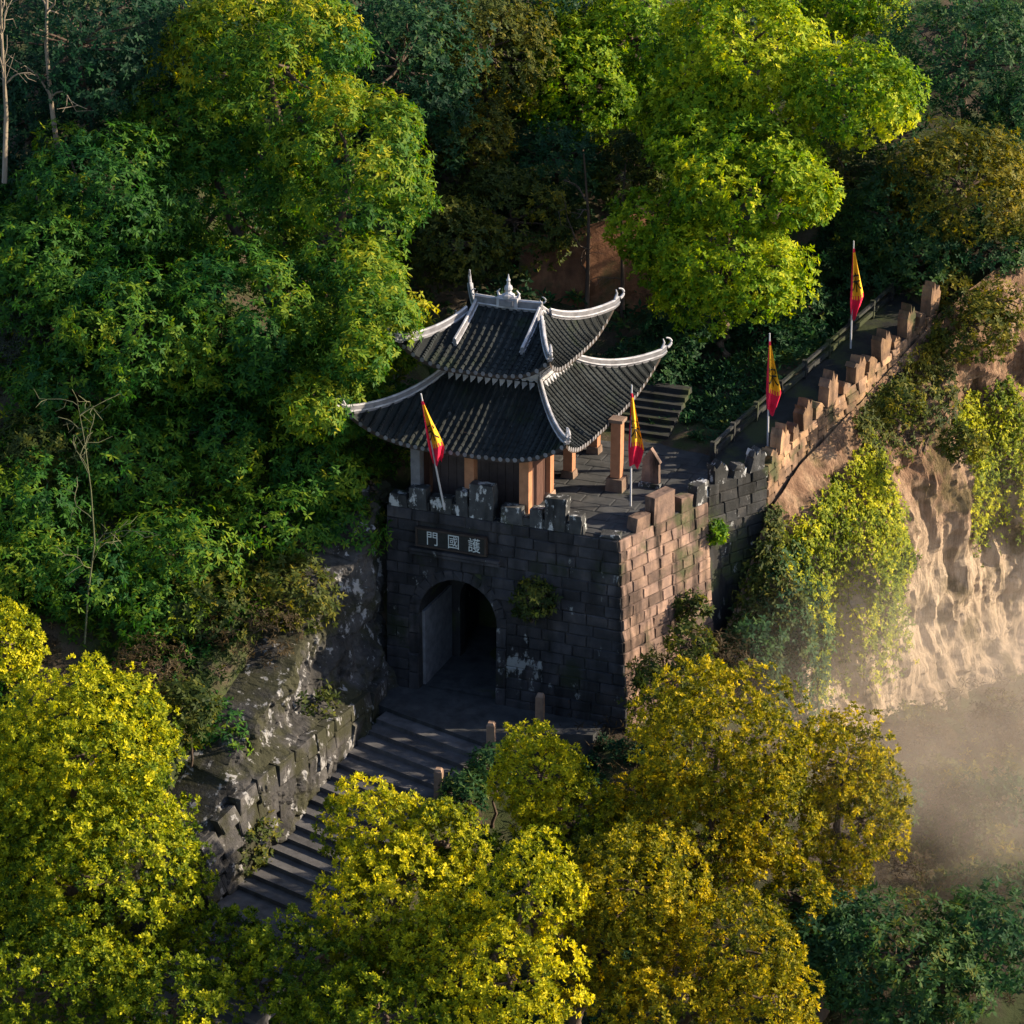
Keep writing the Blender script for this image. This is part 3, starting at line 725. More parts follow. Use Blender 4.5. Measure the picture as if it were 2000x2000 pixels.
for k in range(15):
    step(p-D0*.02, .70, .19, wid); p = p+D0*.70+np.array([0, 0, -.19])
step(p-D0*.02, 1.6, .19, wid); p = p+D0*1.6+np.array([0, 0, -.19])
for k in range(9):
    step(p-D0*.02, .70, .20, wid); p = p+D0*.70+np.array([0, 0, -.20])
for (x, y, z, h), lb in (((1.87, -1.34, -1.64, 1.25), 'stone post on the landing at the gate corner'), ((.95, -4.25, -2.0, 1.55), 'stone post beside the top of the stairs'),
                    ((-.15, -6.9, -2.75, 1.35), 'stone post halfway down the stairs above the gold tree')):
    t = thing('stone_post', lb, 'post', (x, y, z), 'posts along the stairs')
    MB().box((x, y, z+h/2), (.34, .34, h), .2, taper=.05, jit=.01).build('shaft', M['post'], t)
    MB().box((x, y, z+h+.05), (.3, .3, .1), .2, taper=.3).build('cap', M['post'], t)

# ------------------------------------------------------------------ rock face and retaining wall left of the stairs
rl = np.array([(-5.25, 1.3, -1.7, 7.4, -1.0), (-4.75, -2.4, -1.8, 5.2, -.75), (-4.75, -4.6, -2.3, 3.9, -.5), (-5.0, -7.2, -3.0, 2.3, -.5), (-5.35, -9.8, -3.7, 1.2, -.55), (-5.75, -12.2, -4.3, -.3, -.8), (-6.4, -15, -5.4, -2.4, -2.6), (-7.2, -18, -6.2, -4.2, -4.4)])
s_ = np.linspace(0, 1, 220); kk = np.linspace(0, 1, len(rl)); nv = 90
RL = np.stack([np.interp(s_, kk, rl[:, i]) for i in range(5)], 1)
Tn = np.gradient(RL[:, :2], axis=0); Nn = np.stack([-Tn[:, 1], Tn[:, 0]], 1); Nn /= np.linalg.norm(Nn, axis=1)[:, None]   # travel is downhill; this points to the stairs
V = []
for i in range(len(s_)):
    for j in range(nv):
        v = j/(nv-1); z = RL[i, 2]-.8+(RL[i, 3]-RL[i, 2]+.8)*v
        hz = z-RL[i, 4]
        q_ = min(1, i/60)
        inw = .12+.18*q_+(0 if hz < 0 else (min(.6, hz*1.6)+.15*hz)*(.12+.88*q_))+(3.4*(v-.93)*10 if v > .93 else 0)
        V.append((RL[i, 0]-Nn[i, 0]*inw, RL[i, 1]-Nn[i, 1]*inw, z))
V = np.array(V); nz = fbm(V*np.array([1, 1, 1.4]), .55, 5, 9)*.34+np.round(fbm(V*np.array([1, 1, .7]), .55, 3, 19)*3)/3*.34+np.round(fbm(V, 1.6, 3, 29)*3)/3*.12
NN = np.repeat(Nn, nv, 0); V[:, :2] += NN*nz[:, None]
idx = np.arange(len(V)).reshape(len(s_), nv)
F = np.stack([idx[:-1, :-1].ravel(), idx[:-1, 1:].ravel(), idx[1:, 1:].ravel(), idx[1:, :-1].ravel()], 1)
tag(place('rock_face', np_mesh('rock_face', V, F, [M['rock']])), kind='structure')
rw = thing('retaining_wall', 'low mossy stone retaining wall along the left side of the stairs', 'wall', (-5.5, -6, -3.5))
rk = block_meshes(M['rock'], 6, 31)
i = 22
while i < 172:
    w_ = random.choice((8, 10, 11, 13, 15)); k2 = min(i+w_, 219)
    a, b = RL[i, :2]-Nn[i]*.02, RL[k2, :2]-Nn[k2]*.02
    u = unit((*(b-a), (RL[k2, 4]-RL[i, 4]))); n = np.array([*Nn[i+2], 0]); zt = (RL[i, 4]+RL[k2, 4])/2; zb = (RL[i, 2]+RL[k2, 2])/2-.3
    z = zt
    while z > zb:
        hh = random.uniform(.55, 1.15); 
        if z-zb-hh < .4: hh = z-zb
        lay(rw, rk, np.array([*((a+b)/2), z-hh/2]), u, n, unit((0, 0, 1)), np.linalg.norm(b-a)-.05, hh-.05, .5, 'stone', .045)
        z -= hh
    i = k2
pw = thing('parapet_block', 'pale square-cut stone parapet at the lower end of the rock wall', 'parapet', (-10.2, -9.5, -4))
for k in range(3):
    q = at(362+36*k, 1592-24*k, -12.6+.5*k)
    MB().box((q[0], q[1], q[2]-.4), (.62, .95, 1.7), .25, jit=.05, taper=.05).build('stone', M['post'], pw)

# ------------------------------------------------------------------ sandstone cliff
cl_ = np.array([(5.3, -.2, -1.9, -2.6), (6.2, 2.6, -1.7, -3), (7.3, 4.7, -.6, -3.6), (8.9, 7.0, 5.2, -4.6), (9.45, 10.2, 6.4, -5), (10.2, 12.8, 7.2, -5.2), (11.0, 15.2, 8.0, -5.4), (11.8, 17.5, 9.0, -5.5), (12.7, 20.4, 10.3, -5.6),
                (14.3, 24, 11.5, -5.6), (17.2, 28.4, 12.7, -5.6), (22, 33, 13.2, -5.4), (30, 40, 14, -4.5), (45, 50, 16, -4)])
kk = np.concatenate([[0], np.cumsum(np.linalg.norm(np.diff(cl_[:, :2], axis=0), axis=1))]); ns = 420; nv = 150
s_ = np.linspace(0, kk[-1], ns)
CL = np.stack([np.interp(s_, kk, cl_[:, i]) for i in range(4)], 1)
for q in range(3): CL[1:-1] = (CL[:-2]+CL[1:-1]*2+CL[2:])/4
Tn = np.gradient(CL[:, :2], axis=0); CN = np.stack([Tn[:, 1], -Tn[:, 0]], 1); CN /= np.linalg.norm(CN, axis=1)[:, None]
for q in range(20): CN[1:-1] = (CN[:-2]+CN[1:-1]+CN[2:])/3
CV = np.zeros((ns, nv, 3))
vv = np.linspace(0, 1, nv)
outp = np.interp(vv, [0, .12, .3, .45, .5, .75, .92, 1], [-.5, .6, 1.9, 2.5, 2.45, 2.9, 3.5, 4.6])
hgt = CL[:, 2]-(CL[:, 3]-.6)
for j in range(nv):
    sc = np.clip(hgt/14, .15, 1)
    CV[:, j, 0] = CL[:, 0]+CN[:, 0]*outp[j]*sc; CV[:, j, 1] = CL[:, 1]+CN[:, 1]*outp[j]*sc; CV[:, j, 2] = CL[:, 2]-hgt*vv[j]
P = CV.reshape(-1, 3)
Pw = P+np.stack([fbm(P, .5, 3, 91), fbm(P, .5, 3, 92), fbm(P, .5, 3, 93)], 1)*.5
fl_ = fbm(Pw*np.array([1, 1, .07]), .85, 4, 43)
nz = fbm(P*np.array([1, 1, .5]), .26, 4, 41)*.75+fl_*.46-np.maximum(0, .12-np.abs(fl_))*1.3+np.round(fbm(Pw*np.array([.6, .6, .22]), .42, 2, 45)*2.5)/2.5*.22+np.round(fbm(Pw*np.array([.25, .25, 1.5]), .5, 2, 47)*2.2)/2.2*.12+fbm(P*np.array([1, 1, .14]), 2.4, 4, 48)*.17
edge = np.repeat(np.clip(hgt/8, .1, 1), nv)*np.tile(np.clip(vv*9, .1, 1), ns)
P[:, :2] += np.repeat(CN, nv, 0)*(nz*edge)[:, None]
idx = np.arange(ns*nv).reshape(ns, nv)
F = np.stack([idx[:-1, :-1].ravel(), idx[1:, :-1].ravel(), idx[1:, 1:].ravel(), idx[:-1, 1:].ravel()], 1)[:, ::-1].copy()
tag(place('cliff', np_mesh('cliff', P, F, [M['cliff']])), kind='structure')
CG = P.reshape(ns, nv, 3)
# warm earth bank behind the pavilion
bk = [at(px, py, y) for px, py, y in ((1020, 640, 17), (1090, 640, 17.5), (1150, 620, 18), (1230, 600, 19), (1300, 600, 20))]
V = []; 
for p_ in bk:
    for v in np.linspace(0, 1, 12): V.append(np.array(p_)+np.array([-.5*v, 1.5*v, -1.0+5.0*v]))
V = np.array(V); V += np.stack([fbm(V, .8, 4, 51), fbm(V, .8, 4, 52), 0*V[:, 0]], 1)*.35
idx = np.arange(len(V)).reshape(len(bk), 12)
F = np.stack([idx[:-1, :-1].ravel(), idx[1:, :-1].ravel(), idx[1:, 1:].ravel(), idx[:-1, 1:].ravel()], 1)
tag(place('earth_bank', np_mesh('earth_bank', V, F, [M['bank']])), kind='structure')

# ------------------------------------------------------------------ foliage
NTRI = [0]
def sph(n):
    v = rng.normal(size=(n, 3)); return v/np.linalg.norm(v, axis=1)[:, None]
def rosettes(P, N, tint, leaf=(.24, .10), nl=5, lift=.5, droop=0.0, jit=.35):
    """Leaf clusters at P with axes N: nl leaves each, as pointed four-sided blades."""
    n = len(P); N = N+rng.normal(size=(n, 3))*jit; N /= np.linalg.norm(N, axis=1)[:, None]
    ref = np.where(np.abs(N[:, 2:3]) < .9, np.array([[0, 0, 1.]]), np.array([[1., 0, 0]]))
    A = np.cross(N, ref); A /= np.linalg.norm(A, axis=1)[:, None]; B = np.cross(N, A)
    ph = rng.uniform(0, 6.28, n); Vs = []; ts = []
    for k in range(nl):
        t = ph+6.283*k/nl+rng.normal(size=n)*.25; el = lift+rng.normal(size=n)*.3
        rad = A*np.cos(t)[:, None]+B*np.sin(t)[:, None]
        d = rad*np.cos(el)[:, None]+N*np.sin(el)[:, None]; d[:, 2] -= droop; d /= np.linalg.norm(d, axis=1)[:, None]
        side = np.cross(d, N); side /= np.linalg.norm(side, axis=1)[:, None]+1e-6
        L = leaf[0]*rng.uniform(.7, 1.25, n)[:, None]; W = leaf[1]*rng.uniform(.75, 1.2, n)[:, None]
        mid = P+d*L*.5; Vs.append(np.stack([P, mid+side*W*.5, P+d*L, mid-side*W*.5], 1))
        ts.append(np.clip(tint+rng.normal(size=n)*.07, 0, 1))
    V = np.concatenate(Vs).reshape(-1, 3); NTRI[0] += len(V)//2
    return V, np.concatenate(ts)
def leaf_object(name, V, t, mat, parent=None, org=(0, 0, 0)):
    o = ORG[parent.name] if parent is not None else np.asarray(org, float)
    F = np.arange(len(V)).reshape(-1, 4)
    return place(name, np_mesh(name, V-o, F, [mat], tint=t), parent, None, None if parent is not None else o)
KIND = {   # leaf length, width, leaves, lift, droop, rosettes per m2
    'gold': (.145, .08, 4, .55, -.1, 48), 'lemon': (.145, .08, 4, .55, -.1, 48), 'camph': (.155, .083, 4, .5, -.05, 38), 'lime': (.215, .11, 5, .25, .1, 22), 'broad': (.275, .095, 5, .15, .42, 18),
    'dark': (.27, .105, 5, .3, .2, 13.5), 'olive': (.23, .10, 5, .3, .2, 16.5), 'grey': (.24, .045, 5, .5, .1, 18), 'dry': (.22, .055, 5, .3, .3, 13)}
PUFF = ('gold', 'lemon', 'camph')
def crown_leaves(ells, kind, dens=1.0, lobe=.42, tint0=0.0):
    """ells: list of (centre, (rx, ry, rz)); each is broken into overlapping leafy lobes with gaps between them."""
    lw, ww, nl, lift, droop, den = KIND[kind]; PP, NNn, TT = [], [], []; lobes = []
    for c, R, tn in ells:
        c = np.asarray(c); R = np.asarray(R); rm = R.mean()
        nlb = int(np.clip(10*(rm/lobe/ (rm*1.0))**1.0*.95, 10, 40))
        lr0 = lobe*rm if lobe < 1 else lobe
        nlb = int(np.clip(4.2*(rm/lr0)**2, 7, 60))
        gold = (np.arange(nlb)+.5)/nlb; th = np.arccos(1-2*gold); phi = math.pi*(1+5**.5)*np.arange(nlb)+rng.uniform(0, 6)
        D = np.stack([np.sin(th)*np.cos(phi), np.sin(th)*np.sin(phi), np.cos(th)], 1)+rng.normal(size=(nlb, 3))*.16
        D /= np.linalg.norm(D, axis=1)[:, None]
        for d in D:
            if d[2] < -.75: continue
            lr = lr0*rng.uniform(.72, 1.25); lc = c+d*(R-lr*.72)*rng.uniform(.9, 1.05)
            lobes.append((lc, lr)); n = int(4*math.pi*lr*lr*den*dens*.62)
            if kind in PUFF:      # small rounded tufts side by side on the lobe
                m = max(6, n//6); u = sph(m); u = u[(u @ d > -.35) | (rng.random(m) < .15)]
                q0 = lc+u*(lr*(rng.uniform(.82, 1.04, len(u))+.14*fbm(lc+u*lr, 1.3, 2, 78))[:, None])
                g = fbm(q0, 1.7, 2, 77); q0 = q0[g > -.62]; u = u[g > -.62]
                w = sph(len(q0)*8); q0 = np.repeat(q0, 8, 0); u = np.repeat(u, 8, 0); pt = np.repeat(rng.normal(size=len(q0)//8)*.10, 8)
                q = q0+w*.115*np.array([1, 1, 1.1]); k3 = np.einsum('ij,ij->i', w, u) > -.45; q, u, pt = q[k3], (w*.75+u*.35)[k3], pt[k3]
            else:
                u = sph(n); keep = (u @ d > -.35) | (rng.random(n) < .15); u = u[keep]; pt = 0.0
                q = lc+u*(lr*(rng.uniform(.70, 1.08, len(u))+.22*fbm((lc+u*lr), 1.25, 2, 78))[:, None])*np.array([1, 1, .9])
                g = fbm(q, 1.6, 2, 77); k2 = g > -.36; q = q[k2]; u = u[k2]
            ax_ = u*.7+d*.25+np.array([0, 0, .45])
            PP.append(q); NNn.append(ax_); TT.append(np.clip(tint0+tn+.40+rng.normal()*.13+pt+rng.normal(size=len(q))*.12, 0, 1))
    P, N, T = np.concatenate(PP), np.concatenate(NNn), np.concatenate(TT)
    for c, R, tn in ells:      # drop leaves buried deep inside a crown
        k = np.linalg.norm((P-c)/R, axis=1) > .42; P, N, T = P[k], N[k], T[k]
    V, t = rosettes(P, N, T, (lw, ww), nl, lift, droop)
    return V, t, lobes
def limb_path(a, b, n=6, wob=.25):
    a, b = np.asarray(a), np.asarray(b); t = np.linspace(0, 1, n)[:, None]; P = a+(b-a)*t
    P[1:-1] += rng.normal(size=(n-2, 3))*wob*np.array([1, 1, .3]); return P
def tree(name, label, ells, kind, base=None, group=None, dens=1.0, lobe=.42, cat='tree', bark='bark', trunk_r=.22, tint0=0.0, rooted=True):
    E = []
    for el_ in ells:
        px, py, y, rx, ry = el_[:5]; tn = el_[5] if len(el_) > 5 else 0.0
        c = at(px, py, y); m = mpp(c)
        if c[2]-G(c[0], c[1]) < .5*ry*m: c = seat(px, py, ry*m*(.55 if cat == 'shrub' else 1.15)); m = mpp(c)
        E.append((c, np.array([rx*m, (rx+ry)/2*m*.9, ry*m]), tn))
    c0 = np.mean([e[0] for e in E], axis=0)
    if base is None: base = (c0[0], c0[1]+.4)
    bz = G(*base)
    if not rooted:
        base = (c0[0]-.15, c0[1]+.35); bz = c0[2]-E[0][1][2]*.9
    root = thing(name, label, cat, (base[0], base[1], bz), group)
    V, t, lobes = crown_leaves(E, kind, dens, lobe, tint0)
    low_ = min(e[0][2]-e[1][2]*.35 for e in E); fork = np.array([base[0]*.5+c0[0]*.5, base[1]*.5+c0[1]*.5, max(low_, bz+.4)])
    b = MB(); P = limb_path((base[0], base[1], bz-.3), fork, 7, .15); b.tube(P, np.linspace(trunk_r*1.5, trunk_r*.8, 7), 8)
    for e in E: b.tube(limb_path(fork, e[0], 6, .2), np.linspace(trunk_r*.75, trunk_r*.35, 6), 6)
    for i in rng.permutation(len(lobes))[:min(len(lobes), 16)]:
        e = min(E, key=lambda e: np.linalg.norm(e[0]-lobes[i][0])); b.tube(limb_path(e[0], lobes[i][0], 5, .15), np.linspace(trunk_r*.35, .03, 5), 5, cap=False)
    b.build('trunk', M[bark], root, True)
    leaf_object('crown', V, t, LEAF[kind], root)
    return root
TREES = [
  # label, ellipsoids (photo x, photo y, plane y, radii), kind, base, options
  ('tall_tree', 'huge yellow-green broadleaf tree left of the pavilion reaching the top edge', [(520, 120, 9, 210, 170, .10), (690, 330, 6.5, 165, 170, .08), (440, 400, 7, 200, 170, -.12), (690, 600, 4, 150, 160, .11), (480, 640, 5, 190, 170, -.12), (630, 775, .6, 125, 90, .08), (615, 800, -2.4, 65, 60, .04), (700, 690, -1.0, 60, 60, .06), (735, 620, 1.0, 75, 95, .11), (380, 250, 8, 150, 130, -.06)], 'broad', (-12, 6), dict(lobe=1.1, trunk_r=.4, tint0=.04)),  # sunlit side put into the tint: right and top lobes yellower, left ones greener
  ('broadleaf_tree', 'dark green bushy tree at the left edge below the bare trunks', [(190, 400, 12, 190, 170), (70, 520, 12, 140, 130)], 'broad', None, dict(lobe=1.5, tint0=-.14)),
  ('broadleaf_tree', 'dark green leafy tree low on the left slope under the huge tree', [(260, 660, 7, 190, 150), (140, 760, 7, 110, 90)], 'broad', None, dict(lobe=1.4, tint0=-.10)),
  ('forest_tree', 'shade-tinted forest tree behind the bare trunks in the top left corner', [(150, 90, 44, 260, 200)], 'dark', None, dict(lobe=2.2, dens=.55, tint0=-.32)),  # shade of the forest corner put into the leaf colour by a low tint
  ('forest_tree', 'dark tree between the huge tree and the top middle trees', [(780, 130, 40, 150, 190)], 'dark', None, dict(lobe=2.0, dens=.6)),
  ('forest_tree', 'dull olive tree at the top middle of the forest', [(950, 100, 30, 150, 130)], 'olive', None, dict(lobe=1.4)),
  ('forest_tree', 'small yellow-brown tree between the huge tree and the lime trees', [(920, 265, 24, 90, 80)], 'olive', None, dict(lobe=1.0, tint0=.16)),
  ('evergreen_tree', 'dark olive tree hanging right behind the pavilion roof ridge', [(1000, 430, 19, 150, 110), (880, 480, 18, 100, 100)], 'olive', (-6, 20), dict(lobe=1.2, tint0=-.08)),
  ('leafy_tree', 'bright green tree behind the pavilion between olive and lime crowns', [(1130, 175, 27, 120, 110), (1110, 60, 31, 110, 80)], 'lime', (-6.5, 26), dict(lobe=1.2, tint0=-.06)),
  ('lime_tree', 'biggest lime-yellow tree at the upper right of the forest', [(1440, 120, 24, 190, 160), (1660, 190, 22, 140, 110), (1370, 230, 22, 130, 100)], 'lime', (3.2, 25), dict(lobe=1.1, tint0=.10, trunk_r=.3)),
  ('lime_tree', 'lime-green tree with a thin visible trunk above the path', [(1460, 370, 17, 180, 90), (1410, 520, 16, 180, 110), (1270, 440, 17, 90, 70), (1370, 600, 15.5, 100, 55), (1430, 290, 19, 170, 70)], 'lime', (3.4, 17.5), dict(lobe=1.0, tint0=.06, trunk_r=.16)),
  ('forest_tree', 'dark blue-green tree in the top right corner', [(1880, 130, 44, 190, 170)], 'dark', None, dict(lobe=1.9, dens=.7, tint0=.1)),
  ('forest_tree', 'brown-gold tree at the right edge above the cliff', [(1880, 370, 32, 150, 130)], 'olive', None, dict(lobe=1.4, tint0=.14)),
  ('evergreen_tree', 'dark green tree behind the farthest flag', [(1740, 430, 28, 100, 110), (1800, 500, 27, 100, 60)], 'dark', None, dict(lobe=1.2, tint0=.2)),
  ('camphor_tree', 'big sunlit yellow-green tree in the lower left corner', [(170, 1480, -17, 150, 150), (200, 1720, -19, 180, 170), (30, 1620, -18, 130, 200)], 'camph', (-11, -20), dict(lobe=.95, tint0=.06, trunk_r=.3)),
  ('camphor_tree', 'small yellow-green tree at the left edge above the corner tree', [(10, 1260, -13, 60, 90)], 'camph', None, dict(lobe=.9, tint0=.1)),
  ('camphor_tree', 'green shaded tree at the bottom edge left of the lowest steps', [(110, 1930, -23, 190, 110)], 'camph', None, dict(lobe=1.2, tint0=-.1)),
  ('camphor_tree', 'golden tree growing over the middle of the stairs', [(730, 1620, -15, 105, 90), (860, 1650, -15, 80, 85), (770, 1780, -17, 130, 140)], 'lemon', (1.5, -17), dict(lobe=.78)),
  ('camphor_tree', 'slim golden tree at the bottom centre beside the stair tree', [(1030, 1750, -18, 95, 110), (1000, 1920, -20, 130, 120)], 'lemon', (6, -20), dict(lobe=.78, tint0=.04)),
  ('camphor_tree', 'golden tree directly below the gate landing', [(1050, 1520, -10, 85, 95), (1110, 1600, -10, 100, 90)], 'lemon', (5, -10), dict(lobe=.78, tint0=.02)),
  ('camphor_tree', 'largest round golden tree below the gate corner', [(1400, 1470, -8, 160, 150), (1340, 1640, -9, 170, 130), (1500, 1600, -8, 80, 130)], 'gold', (10.5, -10), dict(lobe=.82, tint0=.02, trunk_r=.28)),
  ('camphor_tree', 'golden tree nearest the misty cliff foot', [(1640, 1490, -5, 100, 100), (1680, 1600, -5, 90, 120), (1620, 1690, -6, 80, 60)], 'gold', (15, -6), dict(lobe=.76, tint0=.02)),
  ('camphor_tree', 'darker gold tree in front of the round tree left of its bare limb', [(1240, 1740, -15, 125, 120), (1180, 1860, -16, 120, 100)], 'gold', (8.5, -16), dict(lobe=.78, tint0=-.06)),
  ('camphor_tree', 'golden tree at the bottom edge under the bare dark limb', [(1440, 1850, -15, 120, 100), (1500, 1960, -17, 110, 80), (1290, 1990, -18, 130, 70)], 'gold', (12, -17), dict(lobe=.78)),
  ('camphor_tree', 'shaded green tree under the golden stair tree at the bottom edge', [(600, 1900, -20, 160, 100), (440, 1850, -19, 80, 70), (760, 1990, -22, 170, 80)], 'camph', (0, -22), dict(lobe=1.0, tint0=-.12)),
  ('evergreen_tree', 'dark green misty tree in the lower right corner', [(1760, 1880, -9, 190, 130), (1930, 1840, -7, 110, 120)], 'dark', None, dict(lobe=1.2, tint0=.22)),
  ('evergreen_tree', 'dark green tree behind the lower right golden crown', [(1600, 1830, -9, 110, 100)], 'dark', None, dict(lobe=1.1, tint0=.12)),
  ('forest_tree', 'dark tree in the deep forest behind the left bare trunk', [(60, 240, 30, 140, 130)], 'dark', None, dict(lobe=1.7, dens=.7, tint0=-.32)),  # low tint paints the deep forest's shade into the leaves
  ('forest_tree', 'dark tree touching the huge tree on its upper left side', [(270, 170, 33, 120, 130), (360, 40, 36, 110, 110)], 'dark', None, dict(lobe=1.7, dens=.7, tint0=-.18)),  # tint lowered so the leaf colour itself carries the forest shade
  ('forest_tree', 'dark tree at the top edge right of the huge tree', [(700, 20, 46, 130, 110)], 'dark', None, dict(lobe=1.8, dens=.7)),
  ('forest_tree', 'dark shaded tree below the dull olive tree', [(830, 240, 33, 110, 110)], 'dark', None, dict(lobe=1.5, dens=.8)),
  ('forest_tree', 'dark tree at the top edge between olive and bright green crowns', [(1060, 0, 44, 110, 100)], 'dark', None, dict(lobe=1.7, dens=.7, tint0=.05)),
  ('leafy_tree', 'mid green tree at the top edge left of the biggest lime tree', [(1235, 80, 33, 110, 110), (1260, 190, 30, 70, 70)], 'lime', None, dict(lobe=1.2, tint0=-.16)),
  ('forest_tree', 'dark tree in the shade under the bright green crown', [(1080, 320, 28, 110, 80)], 'dark', None, dict(lobe=1.2)),
  ('forest_tree', 'dark tree in the shade between the two lime trees', [(1240, 330, 27, 100, 90)], 'olive', None, dict(lobe=1.2, tint0=-.14)),
  ('forest_tree', 'dark tree under the right branch of the biggest lime tree', [(1640, 340, 30, 120, 80)], 'olive', None, dict(lobe=1.2, tint0=-.12)),
  ('leafy_tree', 'yellow-topped tree at the top edge right of the biggest lime tree', [(1660, 10, 38, 110, 80)], 'lime', None, dict(lobe=1.2, tint0=.0)),
  ('forest_tree', 'dark green tree at the right edge under the corner tree', [(1990, 260, 38, 90, 120)], 'dark', None, dict(lobe=1.4, tint0=.1)),
  ('evergreen_tree', 'dark low tree between the farthest flag and the cliff top shrubs', [(1920, 480, 26, 110, 60)], 'dark', None, dict(lobe=1.0, tint0=.12)),
  ('camphor_tree', 'dim green tree filling the gap beside the slim golden tree', [(930, 1730, -13, 80, 110)], 'camph', None, dict(lobe=.9, tint0=-.14)),
  ('camphor_tree', 'golden tree at the bottom edge under the stair tree', [(880, 1880, -19, 100, 110)], 'lemon', None, dict(lobe=.95, tint0=-.04)),
  ('camphor_tree', 'yellow-green tree at the bottom edge below the corner tree', [(330, 1960, -23, 130, 80)], 'camph', None, dict(lobe=.78, tint0=-.06)),
  ('evergreen_tree', 'dark green tree filling the gap under the largest golden tree', [(1130, 1700, -11, 100, 90)], 'olive', None, dict(lobe=.9, tint0=-.06)),
  ('camphor_tree', 'golden tree squeezed between the round tree and the bottom limb tree', [(1560, 1760, -9, 70, 70)], 'gold', None, dict(lobe=.8, tint0=-.05)),
]
for nm, lb, el, kd, bs_, op in TREES: tree(nm, lb, el, kd, bs_, **op)

# shrubs that can be told apart
SHRUBS = [
  ('grey-green feathery bush at the left edge of the slope', (45, 640, 9, 75, 90), 'grey', -.05),
  ('bright green bush against the rock beside the pavilion', (620, 930, 1.5, 110, 70), 'broad', -.08),
  ('yellowish bush above the grey rock face', (560, 1160, -5, 100, 80), 'olive', .06),
  ('mid green bush on the middle of the left slope', (340, 1080, -2, 130, 90), 'broad', -.06),
  ('dark green bush at the left edge of the slope', (70, 1000, -2, 100, 120), 'broad', -.1),
  ('green bush at the foot of the left slope', (300, 1180, -5, 110, 70), 'broad', -.06),
  ('dry brown bush near the rock face top', (470, 1230, -7, 110, 60), 'dry', .0),
  ('green shrub behind the pale parapet', (420, 1440, -10, 75, 80), 'broad', -.1),
  ('olive shrub growing on the rock face', (590, 1370, -5.5, 70, 60), 'olive', -.12),
  ('dark shrub hanging over the stair wall end', (450, 1640, -10, 80, 90), 'olive', -.12),
  ('brown-green plant hanging beside the arch', (1040, 1170, -.7, 45, 45), 'olive', -.1),
  ('green bush at the gate corner foot', (1295, 1345, -1.0, 70, 75), 'olive', -.08),
  ('dark green bush at the foot of the dark curtain wall', (1470, 1260, 4.5, 55, 60), 'dark', .1),
  ('dark green bush beside the stone post above the gold tree', (955, 1500, -5.5, 40, 45), 'dark', .2),
  ('green bush right of the stair steps', (905, 1560, -7, 50, 55), 'dark', .2),
  ('round green tuft on the curtain wall', (1398, 1040, 5.3, 22, 26), 'lime', -.2),
  ('lit green shrub at the cliff top by the last merlons', (1905, 640, 20, 80, 70), 'olive', .04),
  ('golden shrub beside the last merlon', (1860, 575, 23, 50, 45), 'olive', .2),
  ('green bush on the middle of the cliff', (1880, 870, 14.5, 48, 42), 'olive', .05),
  ('small bush on the earth below the merlons', (1760, 790, 13.5, 50, 50), 'olive', -.02),
  ('misty green bush on the valley floor', (1720, 1560, 6, 90, 60), 'dark', .25),
  ('misty shrub right of the golden cliff foot tree', (1880, 1620, 4, 90, 60), 'olive', -.1),
  ('misty dry bush standing alone at the cliff foot', (1800, 1440, 9, 60, 45), 'dry', .1),
  ('misty grey-brown bush at the right edge of the valley', (1960, 1400, 12, 70, 50), 'dry', .05),
  ('misty olive bush in the middle of the valley floor', (1850, 1520, 6, 60, 40), 'olive', -.1),
  ('misty dark bush near the right edge above the corner tree', (1940, 1560, 5, 70, 50), 'dark', .1),
  ('misty dry bush below the golden cliff foot tree', (1760, 1690, 1, 70, 45), 'dry', .0),
  ('dark bush at the far right valley edge', (1960, 1750, 0, 90, 60), 'dark', .2),
  ('dark leafy bush behind the huge tree foot', (100, 880, 3, 120, 80), 'olive', -.1),
  ('wide green bush on the left slope below the huge tree', (430, 850, 3, 150, 90), 'broad', -.02),
  ('green bush on the left slope behind the pale sapling', (250, 900, 2, 130, 100), 'broad', -.04),
  ('yellow-green bush on the slope above the rock face', (530, 1010, -1, 120, 80), 'broad', .04),
  ('green bush left of the pale sapling foot', (150, 1140, -3, 110, 90), 'broad', -.04),
  ('olive bush low on the slope between sapling and rock', (400, 1190, -5, 100, 70), 'olive', .0),
  ('green bush above the small tree at the left edge', (40, 1120, -4, 80, 90), 'broad', -.02),
  ('dark bush wedged between slope and gate', (660, 1020, -.8, 80, 70), 'broad', -.12),
  ('low dark bush under the lime tree beside the path', (1330, 660, 20, 90, 60), 'dark', .0),
  ('dark bush behind the railing under the farthest flag', (1570, 610, 23, 70, 70), 'dark', .05),
  ('low dark bush right of the thin lime trunk', (1500, 660, 20, 60, 50), 'dark', .0),
  ('dark bush beyond the railing near the path bend', (1680, 540, 27, 80, 60), 'dark', .05),
  ('golden grass clump at the right edge of the cliff top', (1960, 590, 21, 70, 40), 'olive', .12),
  ('dark bush on the slope behind the hill steps', (1250, 720, 19, 90, 50), 'dark', -.05),
  ('olive bush covering the lower right of the gate side wall', (1350, 1262, -.2, 55, 52), 'olive', -.04),
  ('brown-green bush on the bare strip above the pale parapet', (360, 1390, -12, 70, 70), 'olive', -.08),
  ('low dry bush beside the corner tree crown', (300, 1310, -11, 80, 60), 'dry', .05),
  ('dark fern clump in the cleft between rock and gate', (722, 1010, .2, 35, 55), 'olive', -.15),
  ('tangled grey-brown bush below the gate corner', (1400, 1290, 2, 80, 60), 'dry', .05),
  ('green bush climbing the gate side wall foot', (1350, 1185, 3.2, 42, 34), 'olive', -.06),
]
